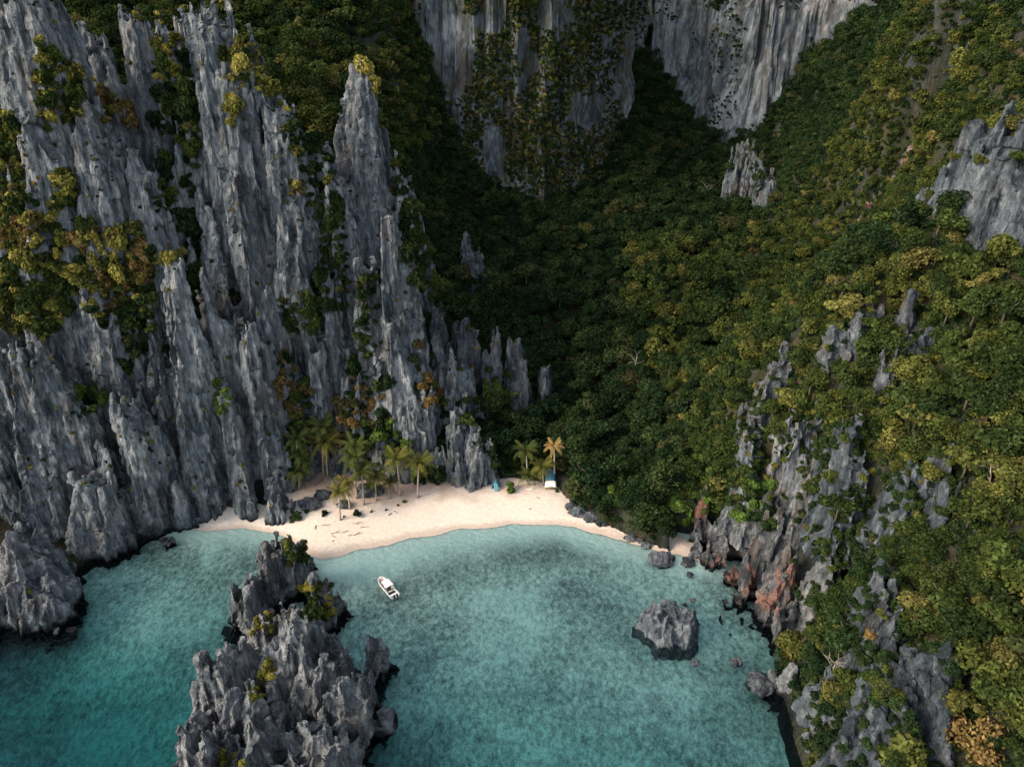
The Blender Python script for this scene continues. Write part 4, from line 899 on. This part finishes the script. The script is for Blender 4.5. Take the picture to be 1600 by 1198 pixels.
for i, (u, v, r, lb) in enumerate([(1035,876,2.6,'largest black boulder standing in the shallows at the right beach end'),(985,842,1.2,'round dark boulder on the sand beside two others'),(1001,846,.9,'smallest of three dark boulders on the sand'),(1010,853,1.2,'dark boulder at the water edge nearest the largest one'),
        (993,832,1.3,'flat pale topped boulder behind the three dark ones'),(1075,880,1.5,'black boulder between the largest one and the cliff'),(1086,868,1.3,'dark boulder tight against the cliff foot'),(905,803,2.0,'dark boulder where the sand meets the overhanging bushes'),(924,811,1.8,'dark boulder right of the first one under the bushes'),
        (941,818,1.4,'low dark boulder at the end of the beach rocks'),(893,793,1.6,'dark boulder nearest the white shelter'),(1078,898,.7,'small black rock awash below the cliff boulders'),(1082,938,.6,'small black rock just breaking the surface near the bay rock'),(1070,945,.5,'tiny black rock between bay rock and cliff'),
        (1086,1036,.8,'dark rock just under the surface below the bay rock'),(1150,1035,1.2,'dark rock awash under the cliff'),(1190,1070,2.6,'black wet rock awash beside the pale rock rib'),(505,775,1.8,'dark rock among the palms above the corner of the beach'),(538,790,1.5,'dark rock behind the front palm'),(575,770,2.6,'grey rock behind the centre palms'),(588,768,2.0,'grey rock right of the other rock behind the palms'),(485,790,2.4,'dark rock with a vine at the beach corner')]):
    boulder(u, v, r, lb, seed=i)
DRIFT = plain('grey_driftwood', (.20,.15,.115), .9, .1, .3, 3.)
def stick(name, u, v, L, ang, label, cat, group, rad=.09, fork=True, seed=0):
    r = random.Random(seed); h = cast(u, v)
    if not h[0]: return
    P = [(-L/2, 0, .05), (-L/6, r.uniform(-.12, .12)*L, .1), (L/6, r.uniform(-.1, .1)*L, .08), (L/2, r.uniform(-.1, .1)*L, .06)]
    parts = [tube(P, [rad, rad*.9, rad*.7, rad*.35], 6)]
    if fork: parts.append(tube([P[1], (0, L*.2*r.choice((-1, 1)), .22), (L*.2, L*.32*r.choice((-1, 1)), .18)], [rad*.6, rad*.4, rad*.2], 5))
    tag(link(name, py_mesh(name, parts, DRIFT), None, h[1], (0, 0, ang)), label, cat, group)
for i, (u, v, L, a) in enumerate([(528,833,3.6,.1),(541,830,1.6,.2),(560,834,2.4,.6),(522,838,1.5,-.6),(548,836,1.2,.3),(521,845,.7,1.),(494,823,1.8,1.5),(510,820,2.4,.2),(560,817,3.,.15),(570,823,2.2,.2),(610,803,1.6,.9),(618,800,1.8,-.8),(841,778,1.1,-.7),(829,795,.9,.4)]):
    stick('driftwood', u, v, L, a, 'weathered driftwood branch lying on the pale sand', 'driftwood', 'driftwood on the beach', .10, i % 2 == 0, i)
for i in range(16):
    stick('dead_branch', RN.uniform(485,520), RN.uniform(742,762), RN.uniform(1.8,3.4), RN.uniform(0,3.1), 'dry brown branch in the heap behind the left palms', 'branch', 'heap of dead branches behind the palms', .06, True, 50+i)

# ------------------------------------------------------------------ camp at the back of the beach
def box(x0, x1, y0, y1, z0, z1):
    V = np.array([(x, y, z) for z in (z0, z1) for y in (y0, y1) for x in (x0, x1)], float)
    return V, [(0,2,3,1), (4,5,7,6), (0,1,5,4), (2,6,7,3), (0,4,6,2), (1,3,7,5)]
def sheet(fn, nu, nv, th=.03):          # thin cloth of real thickness
    g = np.array([[fn(i/(nu-1), j/(nv-1)) for i in range(nu)] for j in range(nv)], float).reshape(-1, 3)
    F = [tuple(f) for f in grid_faces(nu, nv)]; n = len(g); V = np.concatenate([g, g-np.array([0, 0, th])])
    F2 = [tuple(q+n for q in f[::-1]) for f in F]; i = np.arange(n).reshape(nv, nu); E = []
    for e in (i[0], i[-1][::-1], i[:, 0][::-1], i[:, -1]): E += [(int(a), int(b), int(b)+n, int(a)+n)[::-1] for a, b in zip(e[:-1], e[1:])]
    return V, F + F2 + E
TARP_BLUE = plain('blue_tarpaulin', (.035,.11,.155), .55, .35, .3, 1.2); TARP_TEAL = plain('teal_tarpaulin', (.07,.24,.27), .55, .35, .2, 1.2)
WHITE_CLOTH = plain('cream_canvas', (.78,.70,.60), .7, .2, .08, 1.); POLE = plain('bamboo_pole', (.24,.17,.10), .7, .2)
h = cast(860, 764); B = h[1]; e_ = link('beach_shelter', None, loc=B); tag(e_, 'open shelter with blue tarpaulin roof and cream canvas front under the palms', 'shelter')
link('roof', py_mesh('roof', [sheet(lambda a, b: (-1.4+2.8*a, .6+3.6*b, 2.2+.5*math.sin(a*math.pi)+1.3*b), 9, 9, .04)], TARP_BLUE), e_)
link('canvas_front', py_mesh('canvas_front', [sheet(lambda a, b: ((-1.6+3.2*a)*(1-.12*b), -.6+1.6*b, 1.05+1.15*math.sin(b*1.57)+.18*math.sin(a*math.pi)), 9, 7, .04)], WHITE_CLOTH), e_)
for sx in (-1.35, 1.35):
    for yy, zz in ((-.5, 1.1), (.7, 2.2), (4.1, 3.4)): link('pole', py_mesh('pole', [tube([(sx, yy, -.4), (sx, yy, zz)], [.06, .05], 6)], POLE), e_)
link('floor_deck', py_mesh('floor_deck', [box(-1.4, 1.4, -.4, 4., .25, .33)], POLE), e_)
h = cast(775, 764); B = h[1]; e_ = link('camp_tent', None, loc=B); tag(e_, 'small blue tent with teal flap against the foot of the rock fin', 'tent')
link('tent_shell', py_mesh('tent_shell', [sheet(lambda a, b: (-1.3+2.6*a, .2+2.2*b, 2.3*math.sin(math.pi*a)**.7*(.75+.25*math.sin(math.pi*b))-.1), 13, 7, .03)], TARP_BLUE), e_)
link('tent_flap', py_mesh('tent_flap', [sheet(lambda a, b: (-.5+1.1*a, .2-1.3*b, 1.9-1.75*b), 6, 6, .03)], TARP_TEAL), e_)
link('ridge_pole', py_mesh('ridge_pole', [tube([(0,-.1,2.25),(0,2.5,2.25)], [.04,.04], 6)], POLE), e_)
for yy in (0., 2.45): link('pole', py_mesh('pole', [tube([(0,yy,-.3),(0,yy,2.25)], [.045,.045], 6)], POLE), e_)
h = cast(828, 764); o_ = link('surfboard', py_mesh('surfboard', [sheet(lambda a, b: (-1.1+2.2*a, (b-.5)*.55*math.sin(math.pi*min(1, max(0.02, a)))**.5, .14+.08*(2*a-1)**2), 15, 5, .07)], plain('white_board', (.75,.76,.72), .4, .4, .05)), None, h[1], (0, 0, .12)); tag(o_, 'white board lying on the sand left of the shelter', 'board')

# ------------------------------------------------------------------ motor boat at anchor
HULL = plain('white_gelcoat', (.80,.79,.77), .3, .5, .04); DECK = plain('cream_deck', (.70,.62,.55), .7, .2, .08); CUSH = plain('brown_cushion', (.34,.20,.15), .7, .2, .2)
CANVAS = plain('cream_canopy', (.82,.75,.68), .7, .2, .05); DARK = plain('dark_plastic', (.02,.022,.026), .35, .5, .2); STEEL = plain('steel_tube', (.55,.56,.57), .3, .6, .1)
bow, stern = Vector(on(592.5, 905)), Vector(on(618, 934)); dv = (bow-stern); LEN = 7.6
e_ = link('motor_boat', None, loc=(bow+stern)/2, rot=(0, 0, math.atan2(dv.y, dv.x))); tag(e_, 'white open motor boat with cream canopy anchored in the clear bay', 'boat')
ns = 17; st_ = []
for i in range(ns):
    t = i/(ns-1); x = -LEN/2 + LEN*t; w = 1.15*math.sqrt(max(0, 1-max(0, (t-.5)/.5)**2.6)); w = max(w, .03) if i < ns-1 else .02
    sh = .62 + .38*t**2; kl = -.38 + .45*max(0, (t-.7)/.3)**2
    st_.append([(x, 0, kl), (x, w*.55, kl+.12), (x, w*.86, .02), (x, w, sh-.12), (x, w*1.04, sh), (x, w*.86, sh), (x, w*.82, .12 if t < .9 else sh-.1), (x, 0, .12 if t < .9 else sh-.1)])
Vh = []; Fh = []; m = len(st_[0])
for sd in (1, -1):
    b = len(Vh); Vh += [(p[0], p[1]*sd, p[2]) for r_ in st_ for p in r_]
    for i in range(ns-1):
        for k in range(4 if False else m-3):
            q = (b+i*m+k, b+(i+1)*m+k, b+(i+1)*m+k+1, b+i*m+k+1); Fh.append(q if sd > 0 else q[::-1])
    q = tuple(b+k for k in range(m)); Fh.append(q if sd < 0 else q[::-1])
hull = link('hull', py_mesh('hull', [(np.array(Vh), Fh)], HULL, False), e_)
Vd = []; Fd = []
for r_ in st_: Vd += [(r_[5][0], r_[5][1], r_[5][2]), (r_[6][0], r_[6][1], r_[6][2]), (r_[7][0], 0, r_[7][2]), (r_[6][0], -r_[6][1], r_[6][2]), (r_[5][0], -r_[5][1], r_[5][2])]
for i in range(ns-1):
    for k in range(4): Fd.append((i*5+k, i*5+k+1, (i+1)*5+k+1, (i+1)*5+k))
link('cockpit', py_mesh('cockpit', [(np.array(Vd), Fd)], DECK, False), e_)
link('bow_cushion', py_mesh('bow_cushion', [box(1.0, 1.9, -.6, .6, .13, .48), box(1.9, 2.3, -.35, .35, .13, .5)], CUSH, False), e_)
link('bow_cushion', py_mesh('bow_cushion', [box(2.36, 2.75, -.25, .25, .13, .62)], CUSH, False), e_)
link('console', py_mesh('console', [box(-.1, .55, -.5, .5, .13, 1.15), box(.3, .5, -.45, .45, 1.15, 1.3)], HULL, False), e_)
link('windscreen', py_mesh('windscreen', [box(.56, .6, -.48, .48, 1.0, 1.5)], DARK, False), e_)
link('canopy', py_mesh('canopy', [sheet(lambda a, b: (-1.75+2.5*a, -.98+1.96*b, 2.05+.14*math.sin(math.pi*b)+.05*math.sin(math.pi*a)), 9, 9, .06)], CANVAS), e_)
for px_ in (-1.6, .6):
    for py_ in (-.9, .9): link('canopy_post', py_mesh('canopy_post', [tube([(px_, py_*1.02, .55), (px_, py_, 2.08)], [.035, .035], 6)], STEEL), e_)
link('helm_seat', py_mesh('helm_seat', [box(-1.0, -.45, -.45, .45, .13, .75), box(-1.05, -.95, -.45, .45, .75, 1.2)], DARK, False), e_)
link('stern_bench', py_mesh('stern_bench', [box(-3.3, -2.8, -.85, .85, .13, .55)], HULL, False), e_)
link('stern_seat', py_mesh('stern_seat', [box(-2.5, -1.9, -.8, .8, .13, .5)], DARK, False), e_)
for sy in (-.38, .38):
    en = link('outboard_engine', py_mesh('outboard_engine', [box(-4.35, -3.82, sy-.2, sy+.2, .55, 1.05), box(-4.3, -3.9, sy-.16, sy+.16, 1.05, 1.16), box(-4.15, -3.95, sy-.08, sy+.08, -.5, .55)], DARK, False), e_)
print('done', round(time.time()-T_START, 1))
